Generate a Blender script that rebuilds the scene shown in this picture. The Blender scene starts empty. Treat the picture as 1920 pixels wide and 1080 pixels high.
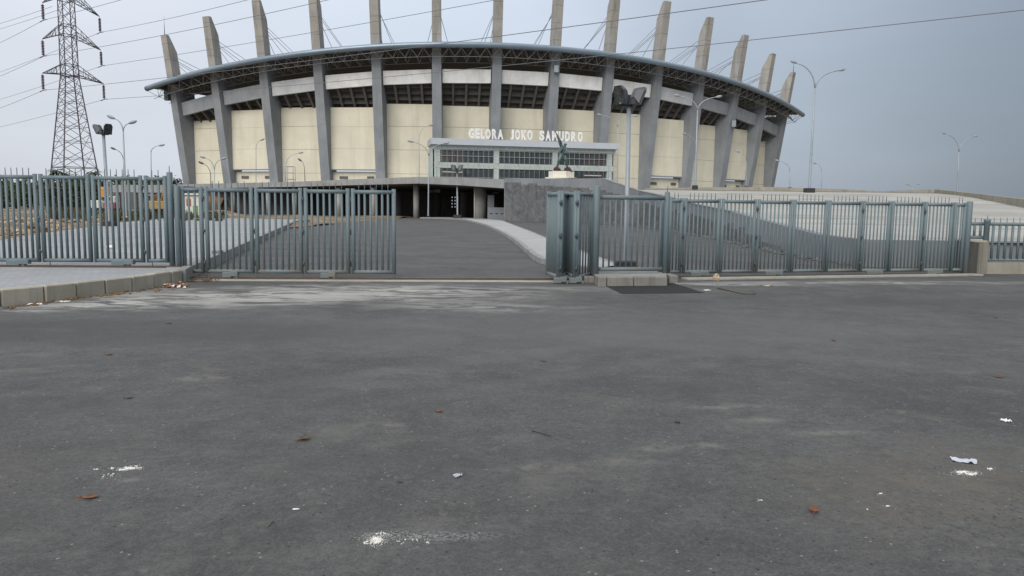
import bpy, bmesh, math, random
import numpy as np
from mathutils import Matrix, Vector
random.seed(7)
SC = bpy.context.scene
COL = SC.collection

# ------------------------------------------------------------------ camera
F, H0, ROLL, EYE = 1400.0, 390.0, 0.0122, 1.6          # pixels of a 1920 wide frame, metres
_p = math.atan((540 - H0) / F)
FW = np.array([0, math.cos(_p), -math.sin(_p)])
_r0 = np.array([1.0, 0, 0]); _u0 = np.array([0, math.sin(_p), math.cos(_p)])
_c, _s = math.cos(ROLL), math.sin(ROLL)
RT = _c * _r0 + _s * _u0
UP = -_s * _r0 + _c * _u0
cam_d = bpy.data.cameras.new('camera'); cam = bpy.data.objects.new('camera', cam_d); COL.objects.link(cam)
cam_d.sensor_width = 36.0; cam_d.lens = F / 1920 * 36.0; cam_d.clip_start = 0.1; cam_d.clip_end = 6000
cam.matrix_world = Matrix(((RT[0], UP[0], -FW[0], 0), (RT[1], UP[1], -FW[1], 0), (RT[2], UP[2], -FW[2], EYE), (0, 0, 0, 1)))
SC.camera = cam

# ------------------------------------------------------------------ sky, sun, exposure
SUN_EL, SUN_AZ = math.radians(36), math.radians(200)     # azimuth clockwise from +Y: behind the camera, a little left
world = bpy.data.worlds.new('World'); SC.world = world; world.use_nodes = True
nt = world.node_tree; nt.nodes.clear()
def wn(t, **k):
    n = nt.nodes.new(t)
    for a, b in k.items(): setattr(n, a, b)
    return n
out = wn('ShaderNodeOutputWorld'); bg = wn('ShaderNodeBackground'); bg.inputs[1].default_value = 0.1
sky = wn('ShaderNodeTexSky', sky_type='NISHITA', sun_disc=False)
sky.sun_elevation = SUN_EL; sky.sun_rotation = SUN_AZ; sky.dust_density = 3.0
tc = wn('ShaderNodeTexCoord'); sep = wn('ShaderNodeSeparateXYZ')
nt.links.new(tc.outputs['Generated'], sep.inputs[0])
rx = wn('ShaderNodeValToRGB'); mr = wn('ShaderNodeMapRange'); mr.inputs[1].default_value = -0.62; mr.inputs[2].default_value = 0.62
nt.links.new(sep.outputs['X'], mr.inputs[0]); nt.links.new(mr.outputs[0], rx.inputs[0])
rx.color_ramp.interpolation = 'EASE'
e = rx.color_ramp.elements
e[0].position = 0.0; e[0].color = (5.0, 5.25, 5.75, 1)
e[1].position = 1.0; e[1].color = (1.75, 2.08, 2.5, 1)
m1 = rx.color_ramp.elements.new(0.5); m1.color = (4.5, 5.0, 5.75, 1)
m2 = rx.color_ramp.elements.new(0.72); m2.color = (3.0, 3.45, 4.05, 1)
# overcast: brighter towards the zenith
rz = wn('ShaderNodeMapRange'); rz.inputs[1].default_value = 0.0; rz.inputs[2].default_value = 1.0
rz.inputs[3].default_value = 0.92; rz.inputs[4].default_value = 1.7
nt.links.new(sep.outputs['Z'], rz.inputs[0])
noi = wn('ShaderNodeTexNoise'); noi.inputs['Scale'].default_value = 2.8; noi.inputs['Detail'].default_value = 5
mp = wn('ShaderNodeMapping'); mp.inputs['Scale'].default_value = (1, 1, 3.5)
nt.links.new(tc.outputs['Generated'], mp.inputs[0]); nt.links.new(mp.outputs[0], noi.inputs['Vector'])
nr = wn('ShaderNodeMapRange'); nr.inputs[1].default_value = 0.3; nr.inputs[2].default_value = 0.7; nr.inputs[3].default_value = 0.945; nr.inputs[4].default_value = 1.055
nt.links.new(noi.outputs[0], nr.inputs[0])
mu = wn('ShaderNodeMath', operation='MULTIPLY'); nt.links.new(rz.outputs[0], mu.inputs[0]); nt.links.new(nr.outputs[0], mu.inputs[1])
vs = wn('ShaderNodeVectorMath', operation='SCALE'); nt.links.new(rx.outputs[0], vs.inputs[0]); nt.links.new(mu.outputs[0], vs.inputs['Scale'])
# thick cloud overhead is a neutral grey
zg = wn('ShaderNodeMapRange'); zg.inputs[1].default_value = .3; zg.inputs[2].default_value = .8; nt.links.new(sep.outputs['Z'], zg.inputs[0])
zm = wn('ShaderNodeMix', data_type='RGBA'); zm.inputs[7].default_value = (5.3, 5.35, 5.4, 1); nt.links.new(zg.outputs[0], zm.inputs[0]); nt.links.new(rx.outputs[0], zm.inputs[6]); nt.links.new(zm.outputs[2], vs.inputs[0])
mx = wn('ShaderNodeMix', data_type='RGBA'); mx.inputs[0].default_value = 0.92     # cloud cover over the clear sky
nt.links.new(sky.outputs[0], mx.inputs[6]); nt.links.new(vs.outputs[0], mx.inputs[7])
nt.links.new(mx.outputs[2], bg.inputs[0]); nt.links.new(bg.outputs[0], out.inputs[0])
sun_d = bpy.data.lights.new('sun', 'SUN'); sun = bpy.data.objects.new('sun', sun_d); COL.objects.link(sun)
sun_d.energy = 1.5; sun_d.angle = math.radians(40); sun_d.color = (1.0, 0.95, 0.88)
sd = Vector((math.sin(SUN_AZ) * math.cos(SUN_EL), math.cos(SUN_AZ) * math.cos(SUN_EL), math.sin(SUN_EL)))
sun.rotation_euler = sd.to_track_quat('Z', 'Y').to_euler()
SC.view_settings.view_transform = 'Standard'; SC.view_settings.look = 'None'
SC.view_settings.exposure = 0.5; SC.view_settings.gamma = 1.0; SC.view_settings.use_curve_mapping = False
SC.render.engine = 'CYCLES'; SC.cycles.max_bounces = 5; SC.cycles.transparent_max_bounces = 12
SC.cycles.use_denoising = True

# ------------------------------------------------------------------ survey helpers: a sight line from the camera, cut at a distance or height
def ray(px, py): return FW + (px - 960) / F * RT + (540 - py) / F * UP
def at(px, py, Y):
    v = ray(px, py); t = Y / v[1]; return Vector((v[0] * t, Y, v[2] * t + EYE))
def gp(px, py, z=0.0):
    v = ray(px, py); t = (z - EYE) / v[2]; return Vector((v[0] * t, v[1] * t, z))
def xz(px, py, Y): a = at(px, py, Y); return a.x, a.z
def lerp(a, b, t): return a + (b - a) * t

# ------------------------------------------------------------------ mesh helpers
class MB:
    def __init__(s): s.v = []; s.f = []; s.sm = []
    def add(s, vs, fs, smooth=False):
        o = len(s.v); s.v += [tuple(v) for v in vs]
        s.f += [tuple(i + o for i in f) for f in fs]; s.sm += [smooth] * len(fs); return s
    def hexa(s, p):       # 4 bottom (ccw from above), 4 top
        return s.add(p, [(3, 2, 1, 0), (4, 5, 6, 7), (0, 1, 5, 4), (1, 2, 6, 5), (2, 3, 7, 6), (3, 0, 4, 7)])
    def box(s, c, d, rz=0.0):
        x, y, z = d[0] / 2, d[1] / 2, d[2] / 2; ca, sa = math.cos(rz), math.sin(rz)
        P = [(-x, -y), (x, -y), (x, y), (-x, y)]
        P = [(c[0] + a * ca - b * sa, c[1] + a * sa + b * ca) for a, b in P]
        return s.hexa([(a, b, c[2] - z) for a, b in P] + [(a, b, c[2] + z) for a, b in P])
    def bbox(s, c, d, rz=0.0, bv=0.015):   # box with bevelled top and vertical edges
        x, y, z = d[0] / 2, d[1] / 2, d[2] / 2; ca, sa = math.cos(rz), math.sin(rz)
        def ringp(x, y, b, zz):
            q = [(-x + b, -y), (x - b, -y), (x, -y + b), (x, y - b), (x - b, y), (-x + b, y), (-x, y - b), (-x, -y + b)]
            return [(c[0] + a * ca - e * sa, c[1] + a * sa + e * ca, zz) for a, e in q]
        R = [ringp(x, y, bv, c[2] - z), ringp(x, y, bv, c[2] + z - bv), ringp(x - bv, y - bv, bv * .7, c[2] + z)]
        fs = []
        for k in range(2):
            for i in range(8): j = (i + 1) % 8; fs.append((k * 8 + i, k * 8 + j, k * 8 + 8 + j, k * 8 + 8 + i))
        fs.append(tuple(range(16, 24))); fs.append(tuple(range(7, -1, -1)))
        return s.add(R[0] + R[1] + R[2], fs)
    def tube(s, p0, p1, r0, r1=None, n=8, caps=True): return s.path([p0, p1], [r0, r0 if r1 is None else r1], n, caps)
    def path(s, pts, r, n=8, caps=True):
        pts = [Vector(p) for p in pts]
        if not isinstance(r, (list, tuple)): r = [r] * len(pts)
        vs = []; fs = []; up = None
        for i, p in enumerate(pts):
            d = (pts[min(i + 1, len(pts) - 1)] - pts[max(i - 1, 0)])
            if d.length < 1e-9: d = Vector((0, 0, 1))
            d.normalize()
            if up is None:
                up = Vector((0, 0, 1)) if abs(d.z) < 0.9 else Vector((0, 1, 0))
            a = d.cross(up)
            if a.length < 1e-4: a = d.cross(Vector((1, 0, 0)))
            a.normalize(); b = a.cross(d).normalized(); up = b
            for k in range(n):
                t = 2 * math.pi * k / n
                vs.append(p + a * (r[i] * math.cos(t)) + b * (r[i] * math.sin(t)))
        for i in range(len(pts) - 1):
            for k in range(n):
                j = (k + 1) % n; fs.append((i * n + k, i * n + j, i * n + n + j, i * n + n + k))
        o = len(s.v); s.add(vs, fs, True)
        if caps: s.add([], [tuple(o_ for o_ in range(0))] if False else [])
        if caps:
            s.f.append(tuple(o + k for k in range(n - 1, -1, -1))); s.sm.append(False)
            m = o + (len(pts) - 1) * n; s.f.append(tuple(m + k for k in range(n))); s.sm.append(False)
        return s
    def poly(s, pts): return s.add(pts, [tuple(range(len(pts)))])
    def prism(s, poly, z0, z1):
        n = len(poly); ar = sum(poly[i][0] * poly[(i + 1) % n][1] - poly[(i + 1) % n][0] * poly[i][1] for i in range(n))
        if ar < 0: poly = poly[::-1]
        vs = [(p[0], p[1], z0) for p in poly] + [(p[0], p[1], z1) for p in poly]
        fs = [tuple(range(n - 1, -1, -1)), tuple(range(n, 2 * n))] + [(i, (i + 1) % n, n + (i + 1) % n, n + i) for i in range(n)]
        return s.add(vs, fs)
    def lathe(s, c, prof, n=12, axis=None):
        vs = []; fs = []
        for r, z in prof:
            for k in range(n):
                t = 2 * math.pi * k / n; vs.append((c[0] + r * math.cos(t), c[1] + r * math.sin(t), c[2] + z))
        for i in range(len(prof) - 1):
            for k in range(n):
                j = (k + 1) % n; fs.append((i * n + k, i * n + j, i * n + n + j, i * n + n + k))
        fs.append(tuple(range(n - 1, -1, -1))); fs.append(tuple((len(prof) - 1) * n + k for k in range(n)))
        return s.add(vs, fs, True)
    def blob(s, c, r, sq=(1, 1, 1), seed=0, rough=0.25):
        rnd = random.Random(seed); vs = []; fs = []; nu, nv = 7, 4
        vs.append((c[0], c[1], c[2] - r * sq[2]))
        for i in range(1, nv):
            ph = math.pi * i / nv
            for k in range(nu):
                t = 2 * math.pi * (k + .5 * (i % 2)) / nu; q = r * (1 + rnd.uniform(-rough, rough))
                vs.append((c[0] + q * sq[0] * math.sin(ph) * math.cos(t), c[1] + q * sq[1] * math.sin(ph) * math.sin(t), c[2] - q * sq[2] * math.cos(ph)))
        vs.append((c[0], c[1], c[2] + r * sq[2])); L = len(vs) - 1
        for k in range(nu):
            j = (k + 1) % nu; fs.append((0, 1 + j, 1 + k)); fs.append((L, L - nu + k, L - nu + j))
            for i in range(nv - 2): a = 1 + i * nu; fs.append((a + k, a + j, a + nu + j, a + nu + k))
        return s.add(vs, fs)
    def mesh(s, name, org=(0, 0, 0)):
        me = bpy.data.meshes.new(name)
        me.from_pydata([(v[0] - org[0], v[1] - org[1], v[2] - org[2]) for v in s.v], [], s.f)
        me.polygons.foreach_set('use_smooth', s.sm); me.update(); return me

ORG = {}
def put(name, data, parent=None, loc=None, mat=None):
    o = bpy.data.objects.new(name, data); COL.objects.link(o)
    if parent is not None: o.parent = parent
    if mat is not None and data is not None:
        if len(data.materials) == 0: data.materials.append(mat)
    if loc is not None: o.location = loc
    return o
def props(o, label=None, cat=None, group=None, kind=None):
    if label: o['label'] = label
    if cat: o['category'] = cat
    if group: o['group'] = group
    if kind: o['kind'] = kind
    return o
def thing(name, label, cat, loc, group=None):
    o = put(name, None, None, Vector(loc)); o.empty_display_size = 0.2; ORG[o] = Vector(loc)
    return props(o, label, cat, group)
def part(name, mb, mat, parent, label=None, kind=None):
    org = ORG.get(parent, Vector((0, 0, 0))); o = put(name, mb.mesh(name, org), parent, None, mat); ORG[o] = org
    return props(o, label, None, None, kind)
def solo(name, mb, mat, label=None, cat=None, group=None, kind=None, loc=(0, 0, 0)):
    o = put(name, mb.mesh(name, loc), None, Vector(loc), mat); ORG[o] = Vector(loc)
    return props(o, label, cat, group, kind)
def inst(name, me, parent, wloc, rz=0.0, scale=None):
    org = ORG.get(parent, Vector((0, 0, 0))); o = put(name, me, parent, Vector(wloc) - org)
    if rz: o.rotation_euler = (0, 0, rz)
    if scale: o.scale = scale
    return o

# ------------------------------------------------------------------ materials
class G:
    def __init__(s, name):
        s.m = bpy.data.materials.new(name); s.m.use_nodes = True; s.t = s.m.node_tree; s.t.nodes.clear()
        s.o = s.n('ShaderNodeOutputMaterial'); s.b = s.n('ShaderNodeBsdfPrincipled'); s.l(s.b.outputs[0], s.o.inputs[0])
        s.tc = s.n('ShaderNodeTexCoord')
    def n(s, t, **k):
        x = s.t.nodes.new(t)
        for a, b in k.items(): setattr(x, a, b)
        return x
    def l(s, a, b): s.t.links.new(a, b)
    def pos(s, world=True, scale=(1, 1, 1), loc=(0, 0, 0), rot=(0, 0, 0)):
        if world: src = s.n('ShaderNodeNewGeometry').outputs['Position']
        else: src = s.tc.outputs['Object']
        m = s.n('ShaderNodeMapping'); m.inputs['Scale'].default_value = scale; m.inputs['Location'].default_value = loc; m.inputs['Rotation'].default_value = rot
        s.l(src, m.inputs[0]); return m.outputs[0]
    def noise(s, sc, det=4, rough=.55, vec=None, dist=0.0):
        x = s.n('ShaderNodeTexNoise'); x.inputs['Scale'].default_value = sc; x.inputs['Detail'].default_value = det
        x.inputs['Roughness'].default_value = rough; x.inputs['Distortion'].default_value = dist
        s.l(vec if vec is not None else s.pos(), x.inputs['Vector']); return x.outputs[0]
    def rng(s, v, a, b, c=0.0, d=1.0, smooth=False):
        x = s.n('ShaderNodeMapRange'); x.interpolation_type = 'SMOOTHSTEP' if smooth else 'LINEAR'
        s.l(v, x.inputs[0])
        for i, q in enumerate((a, b, c, d)): x.inputs[i + 1].default_value = q
        return x.outputs[0]
    def math(s, op, a, b=None):
        x = s.n('ShaderNodeMath', operation=op)
        for i, q in enumerate((a, b)):
            if q is None: continue
            if isinstance(q, (int, float)): x.inputs[i].default_value = q
            else: s.l(q, x.inputs[i])
        return x.outputs[0]
    def mix(s, f, a, b, mode='MIX'):
        x = s.n('ShaderNodeMix', data_type='RGBA', blend_type=mode)
        for i, q in ((0, f), (6, a), (7, b)):
            if isinstance(q, (int, float)): x.inputs[i].default_value = q
            elif isinstance(q, (tuple, list)): x.inputs[i].default_value = (*q[:3], 1)
            else: s.l(q, x.inputs[i])
        return x.outputs[2]
    def spot(s, c, r, rot=0.0, inner=0.3):   # soft ellipse on the ground, 1 in the middle
        g = s.n('ShaderNodeNewGeometry').outputs['Position']
        v = s.n('ShaderNodeVectorMath', operation='SUBTRACT'); s.l(g, v.inputs[0]); v.inputs[1].default_value = (c[0], c[1], 0)
        q = s.n('ShaderNodeVectorRotate', rotation_type='Z_AXIS'); q.inputs['Angle'].default_value = -rot; s.l(v.outputs[0], q.inputs[0])
        w = s.n('ShaderNodeVectorMath', operation='MULTIPLY'); s.l(q.outputs[0], w.inputs[0]); w.inputs[1].default_value = (1 / r[0], 1 / r[1], 0)
        ln = s.n('ShaderNodeVectorMath', operation='LENGTH'); s.l(w.outputs[0], ln.inputs[0])
        return s.rng(ln.outputs['Value'], inner, 1.0, 1.0, 0.0, True)
    def bump(s, h, dist, strength=1.0, prev=None):
        x = s.n('ShaderNodeBump'); x.inputs['Strength'].default_value = strength; x.inputs['Distance'].default_value = dist
        s.l(h, x.inputs['Height'])
        if prev is not None: s.l(prev, x.inputs['Normal'])
        s.l(x.outputs[0], s.b.inputs['Normal']); return x.outputs[0]
    def done(s, col, rough=.7, spec=.5, metal=0.0):
        if isinstance(col, (tuple, list)): s.b.inputs['Base Color'].default_value = (*col[:3], 1)
        else: s.l(col, s.b.inputs['Base Color'])
        if isinstance(rough, (int, float)): s.b.inputs['Roughness'].default_value = rough
        else: s.l(rough, s.b.inputs['Roughness'])
        s.b.inputs['Specular IOR Level'].default_value = spec; s.b.inputs['Metallic'].default_value = metal
        return s.m

def simple(name, col, rough=.6, spec=.4, metal=0.0, var=.12, sc=3.0, dirt=0.0, dirtcol=(.12, .1, .08)):
    g = G(name); n = g.noise(sc, 5, .6)
    c = g.mix(g.rng(n, .3, .7), [x * (1 - var) for x in col], [x * (1 + var) for x in col])
    if dirt:
        n2 = g.noise(sc * .37, 6, .65, g.pos(scale=(1, 1, .35)))
        c = g.mix(g.math('MULTIPLY', g.rng(n2, .48, .72), dirt), c, dirtcol)
    return g.done(c, rough, spec, metal)
def concrete(name, col, streak=.35, sc=.6, joint=None, rough=.85, var=1.0):
    g = G(name)
    big = g.noise(sc, 5, .6); fine = g.noise(sc * 14, 4, .6)
    c = g.mix(g.rng(big, .32, .7), [x * (1 - .18 * var) for x in col], [x * (1 + .14 * var) for x in col])
    c = g.mix(g.rng(fine, .35, .75, 0, .35 * var), c, [x * .72 for x in col])
    st = g.noise(1.0, 5, .6, g.pos(scale=(sc * 3.2, sc * 3.2, sc * .22)))
    c = g.mix(g.math('MULTIPLY', g.rng(st, .5, .74), streak), c, [col[0] * .42, col[1] * .4, col[2] * .36])
    if joint:
        sp = g.n('ShaderNodeSeparateXYZ'); g.l(g.pos(), sp.inputs[0])
        wob = g.noise(.7, 2); zz = g.math('ADD', sp.outputs[2], g.math('MULTIPLY', wob, .25))
        fr_ = g.math('FRACT', g.math('DIVIDE', zz, joint))
        ln = g.math('LESS_THAN', fr_, .045)
        c = g.mix(g.math('MULTIPLY', ln, .42), c, [x * .3 for x in col])
    g.bump(fine, .01, .35)
    return g.done(c, rough, .3)

M = {}
g = G('fence_paint'); n1 = g.noise(4, 5, .6); n2 = g.noise(1.6, 6, .7, g.pos(scale=(1, 1, .3))); n3 = g.noise(38, 3, .6)
c = g.mix(g.rng(n1, .3, .7), (.12, .162, .18), (.142, .188, .206)); c = g.mix(g.rng(n2, .5, .75, 0, .4), c, (.125, .135, .13))
hz = g.n('ShaderNodeSeparateXYZ'); g.l(g.pos(), hz.inputs[0])      # road splash on the lowest rails
c = g.mix(g.math('MULTIPLY', g.rng(hz.outputs[2], .1, .5, 1, 0), g.rng(n2, .38, .62, .1, .65)), c, (.17, .155, .125))
c = g.mix(g.rng(n3, .7, .76, 0, .7), c, (.11, .06, .035)); M['fence'] = g.done(c, g.rng(n1, .3, .7, .5, .65), .4)
M['galv'] = simple('galvanised_steel', (.27, .3, .33), .5, .5, .2, var=.1, sc=2)
M['galv_dark'] = simple('dark_lamp_metal', (.06, .065, .075), .45, .5, var=.1)
M['lampgrey'] = simple('lamp_pole_paint', (.3, .34, .38), .5, .5, .2, var=.08)
M['tower'] = simple('tower_steel', (.11, .095, .115), .6, .4, .2, var=.15)
M['insul'] = simple('insulator_glaze', (.075, .04, .075), .3, .5, var=.1)
M['wire'] = simple('conductor', (.14, .145, .16), .6, .4, var=.05)
M['col'] = concrete('grey_painted_concrete', (.26, .277, .296), .34, .25)
M['fin'] = concrete('raw_mast_concrete', (.335, .32, .295), .75, .3, joint=2.9)
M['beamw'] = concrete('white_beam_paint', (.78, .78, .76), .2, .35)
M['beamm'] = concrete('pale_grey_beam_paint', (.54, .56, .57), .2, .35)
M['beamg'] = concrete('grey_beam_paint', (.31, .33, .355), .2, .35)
M['cream'] = concrete('cream_wall_paint', (.675, .64, .515), .24, .2, var=.55)
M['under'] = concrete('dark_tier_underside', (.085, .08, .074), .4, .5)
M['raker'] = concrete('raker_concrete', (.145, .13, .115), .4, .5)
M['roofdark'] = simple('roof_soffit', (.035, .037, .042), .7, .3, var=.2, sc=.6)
M['roofmetal'] = simple('roof_sheet', (.2, .255, .31), .32, .5, .35, var=.08, sc=.4)
M['truss'] = simple('truss_steel', (.25, .26, .27), .5, .4, .1, var=.1)
M['podium'] = concrete('podium_concrete', (.3, .305, .31), .45, .5)
M['roundcol'] = concrete('underpass_column_concrete', (.33, .325, .305), .5, .7)
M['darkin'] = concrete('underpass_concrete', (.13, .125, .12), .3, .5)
M['wallgrey'] = concrete('ramp_wall_render', (.215, .23, .245), .35, .45)
M['ramp'] = None
M['pier'] = concrete('pier_render', (.3, .285, .235), .5, .9)
M['piershade'] = concrete('pier_shade_render', (.1, .098, .09), .4, .9)  # same render, coloured darker to stand for the pier's unlit face
M['kerb'] = concrete('kerb_concrete', (.37, .35, .29), .45, 1.6)
M['kerbold'] = concrete('old_kerb_concrete', (.215, .208, .187), .6, 2.2)
M['kerbgrey'] = concrete('grey_kerb_concrete', (.27, .275, .275), .45, 1.4)
M['block'] = simple('black_block_paint', (.03, .03, .032), .6, .4, var=.2)
M['white'] = simple('white_sign_paint', (.7, .7, .68), .5, .4, var=.06)
M['letter'] = simple('weathered_letter_paint', (.7, .7, .68), .6, .3, var=.14, sc=1.3)
M['hallwhite'] = simple('hall_frame_paint', (.47, .525, .5), .5, .4, var=.08, sc=1)
M['hallfascia'] = simple('hall_fascia_panel', (.43, .46, .5), .5, .4, var=.05, sc=.6)
M['mullion'] = simple('hall_steel_grid', (.3, .315, .31), .45, .5, .3, var=.05)
M['halldark'] = simple('hall_interior', (.2, .195, .17), .8, .3, var=.35, sc=.3)
M['brickred'] = simple('brick_screen_clay', (.36, .13, .085), .85, .2, var=.25, sc=2)
M['pedestal'] = simple('pedestal_stone', (.66, .64, .55), .6, .4, var=.06)
M['rock'] = simple('dark_red_rock', (.075, .04, .035), .8, .3, var=.4, sc=2)
M['bronze'] = simple('green_bronze', (.095, .14, .14), .5, .5, .3, var=.4, sc=3)
M['asph_new'] = simple('fresh_asphalt', (.02, .021, .023), .9, .3, var=.35, sc=30)
M['rail'] = simple('rusty_rail', (.09, .065, .05), .6, .4, .3, var=.3, sc=5)
M['railbed'] = concrete('rail_bed_concrete', (.36, .345, .3), .5, 1.6)
M['lime'] = simple('lime_powder', (.68, .67, .63), .95, .1, var=.08, sc=40)
M['paper'] = simple('paper', (.45, .48, .55), .75, .3, var=.1, sc=25)
M['leaf_o'] = simple('dry_orange_leaf', (.17, .075, .04), .8, .3, var=.4, sc=40)
M['leaf_b'] = simple('dry_brown_leaf', (.11, .072, .042), .75, .3, var=.4, sc=40)
M['twig'] = simple('twig_bark', (.13, .1, .065), .85, .2, var=.3, sc=30)
M['yellow'] = simple('yellow_machine_paint', (.4, .235, .05), .5, .5, var=.15, sc=1.5, dirt=.3)
M['orange'] = simple('orange_tank_paint', (.52, .25, .04), .5, .5, var=.1)
M['red'] = simple('crimson_truck_paint', (.25, .05, .07), .5, .5, var=.1)
M['offwhite'] = simple('off_white_paint', (.6, .6, .55), .5, .4, var=.1, dirt=.25)
M['greenpanel'] = simple('green_panel_paint', (.13, .27, .07), .5, .4, var=.15)
M['rubber'] = simple('rubber_black', (.02, .02, .02), .85, .3, var=.2)
M['bark'] = simple('tree_bark', (.1, .08, .06), .9, .2, var=.3, sc=3)
M['cabinet'] = simple('grey_cabinet_paint', (.17, .185, .2), .5, .4, var=.08)
M['earth'] = simple('brown_earth', (.17, .11, .062), .95, .1, var=.3, sc=.5)
M['chip'] = simple('pale_grit', (.22, .21, .19), .95, .1, var=.4, sc=60)
M['rubble'] = simple('rubble_stone', (.38, .31, .22), .95, .1, var=.45, sc=1.2)
def glass(name, tint, refl=.12, lens=False):
    g = G(name); g.t.nodes.remove(g.b)
    tr = g.n('ShaderNodeBsdfTransparent'); tr.inputs[0].default_value = (*tint, 1)
    gl = g.n('ShaderNodeBsdfGlossy'); gl.inputs['Roughness'].default_value = .05
    fr = g.n('ShaderNodeFresnel'); fr.inputs[0].default_value = 1.5
    ms = g.n('ShaderNodeMixShader'); g.l(g.math('ADD', fr.outputs[0], refl), ms.inputs[0]); g.l(tr.outputs[0], ms.inputs[1]); g.l(gl.outputs[0], ms.inputs[2])
    g.l(ms.outputs[0], g.o.inputs[0]); return g.m
M['glass'] = glass('hall_glass', (.8, .86, .84), .06)
M['lens'] = simple('flood_reflector', (.1, .12, .125), .2, .6, .8, var=.6, sc=9)

def leafmat(name, col, sc=.35):
    g = G(name); n = g.noise(sc, 3); n2 = g.noise(2.5, 2)
    c = g.mix(g.rng(n, .35, .65), [x * .55 for x in col], [x * 1.35 for x in col])
    c = g.mix(g.rng(n2, .4, .7, 0, .5), c, (col[0] * 1.6, col[1] * 1.3, col[2] * .8))
    return g.done(c, .75, .2)
M['leaf1'] = leafmat('dark_green_foliage', (.035, .058, .03)); M['leaf2'] = leafmat('mid_green_foliage', (.055, .085, .032))
M['leaf3'] = leafmat('olive_scrub', (.06, .06, .035)); M['grass'] = leafmat('dry_grass', (.12, .115, .05), 1.5)

# asphalt: grain, pits, dust, worn bands, stains
g = G('asphalt')
P = g.pos()
wv = g.n('ShaderNodeTexNoise'); wv.inputs['Scale'].default_value = 2.3; wv.inputs['Detail'].default_value = 4; g.l(P, wv.inputs['Vector'])
w1 = g.n('ShaderNodeVectorMath', operation='SUBTRACT'); g.l(wv.outputs['Color'], w1.inputs[0]); w1.inputs[1].default_value = (.5, .5, .5)
def blot(c_, r_, rot=0.0, inner=.2, wob=.9):      # ragged-edged patch
    w2 = g.n('ShaderNodeVectorMath', operation='SCALE'); g.l(w1.outputs[0], w2.inputs[0]); w2.inputs['Scale'].default_value = wob * min(r_)
    g_ = g.n('ShaderNodeNewGeometry').outputs['Position']; ad_ = g.n('ShaderNodeVectorMath', operation='ADD'); g.l(g_, ad_.inputs[0]); g.l(w2.outputs[0], ad_.inputs[1])
    v = g.n('ShaderNodeVectorMath', operation='SUBTRACT'); g.l(ad_.outputs[0], v.inputs[0]); v.inputs[1].default_value = (c_[0], c_[1], 0)
    q = g.n('ShaderNodeVectorRotate', rotation_type='Z_AXIS'); q.inputs['Angle'].default_value = -rot; g.l(v.outputs[0], q.inputs[0])
    w = g.n('ShaderNodeVectorMath', operation='MULTIPLY'); g.l(q.outputs[0], w.inputs[0]); w.inputs[1].default_value = (1 / r_[0], 1 / r_[1], 0)
    ln = g.n('ShaderNodeVectorMath', operation='LENGTH'); g.l(w.outputs[0], ln.inputs[0]); return g.rng(ln.outputs['Value'], inner, 1.0, 1.0, 0.0, True)
M_ = lambda x, y: g.math('MULTIPLY', x, y)
vor = g.n('ShaderNodeTexVoronoi'); vor.inputs['Scale'].default_value = 95; g.l(P, vor.inputs['Vector'])
vsp = g.n('ShaderNodeSeparateColor'); g.l(vor.outputs['Color'], vsp.inputs[0]); agg = vsp.outputs[0]
vor2 = g.n('ShaderNodeTexVoronoi'); vor2.inputs['Scale'].default_value = 30; g.l(P, vor2.inputs['Vector'])
vs2 = g.n('ShaderNodeSeparateColor'); g.l(vor2.outputs['Color'], vs2.inputs[0])
grain = g.noise(150, 4, .75); mid = g.noise(17, 6, .7); mott = g.noise(3.4, 6, .62); big = g.noise(.6, 6, .6, None, .5); band = g.noise(.28, 4, .55, g.pos(scale=(.6, 1.1, 1), rot=(0, 0, .12)))
c = g.mix(g.rng(big, .34, .66, 0, 1, True), (.069, .0685, .068), (.098, .0965, .0945))
c = g.mix(g.rng(band, .4, .66, 0, .55, True), c, (.112, .112, .111))
c = g.mix(g.rng(mott, .36, .5, .42, 0), c, (.052, .0515, .051)); c = g.mix(g.rng(mott, .52, .72, 0, .6), c, (.125, .121, .113))
c = g.mix(g.rng(mid, .4, .6, .38, 0), c, (.042, .041, .04)); c = g.mix(g.rng(mid, .56, .74, 0, .42), c, (.135, .131, .124))
c = g.mix(g.rng(agg, .62, 1.0, 0, .26), c, (.16, .156, .15)); c = g.mix(g.rng(agg, .34, 0, 0, .4), c, (.03, .0295, .029))
c = g.mix(M_(g.rng(vs2.outputs[1], .93, .97), g.rng(vor2.outputs['Distance'], .3, .16)), c, (.02, .019, .019))       # open pits
c = g.mix(M_(g.rng(vs2.outputs[2], .982, .992), g.rng(vor2.outputs['Distance'], .26, .14)), c, (.24, .23, .21))       # pale chippings
du = g.noise(1.5, 7, .66, g.pos(scale=(.8, 1.25, 1)), .6)
c = g.mix(g.rng(du, .55, .72, 0, .42), c, (.165, .157, .14))
du2 = g.noise(6.5, 5, .66); c = g.mix(M_(g.rng(du2, .62, .7), .38), c, (.185, .177, .16))
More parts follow.
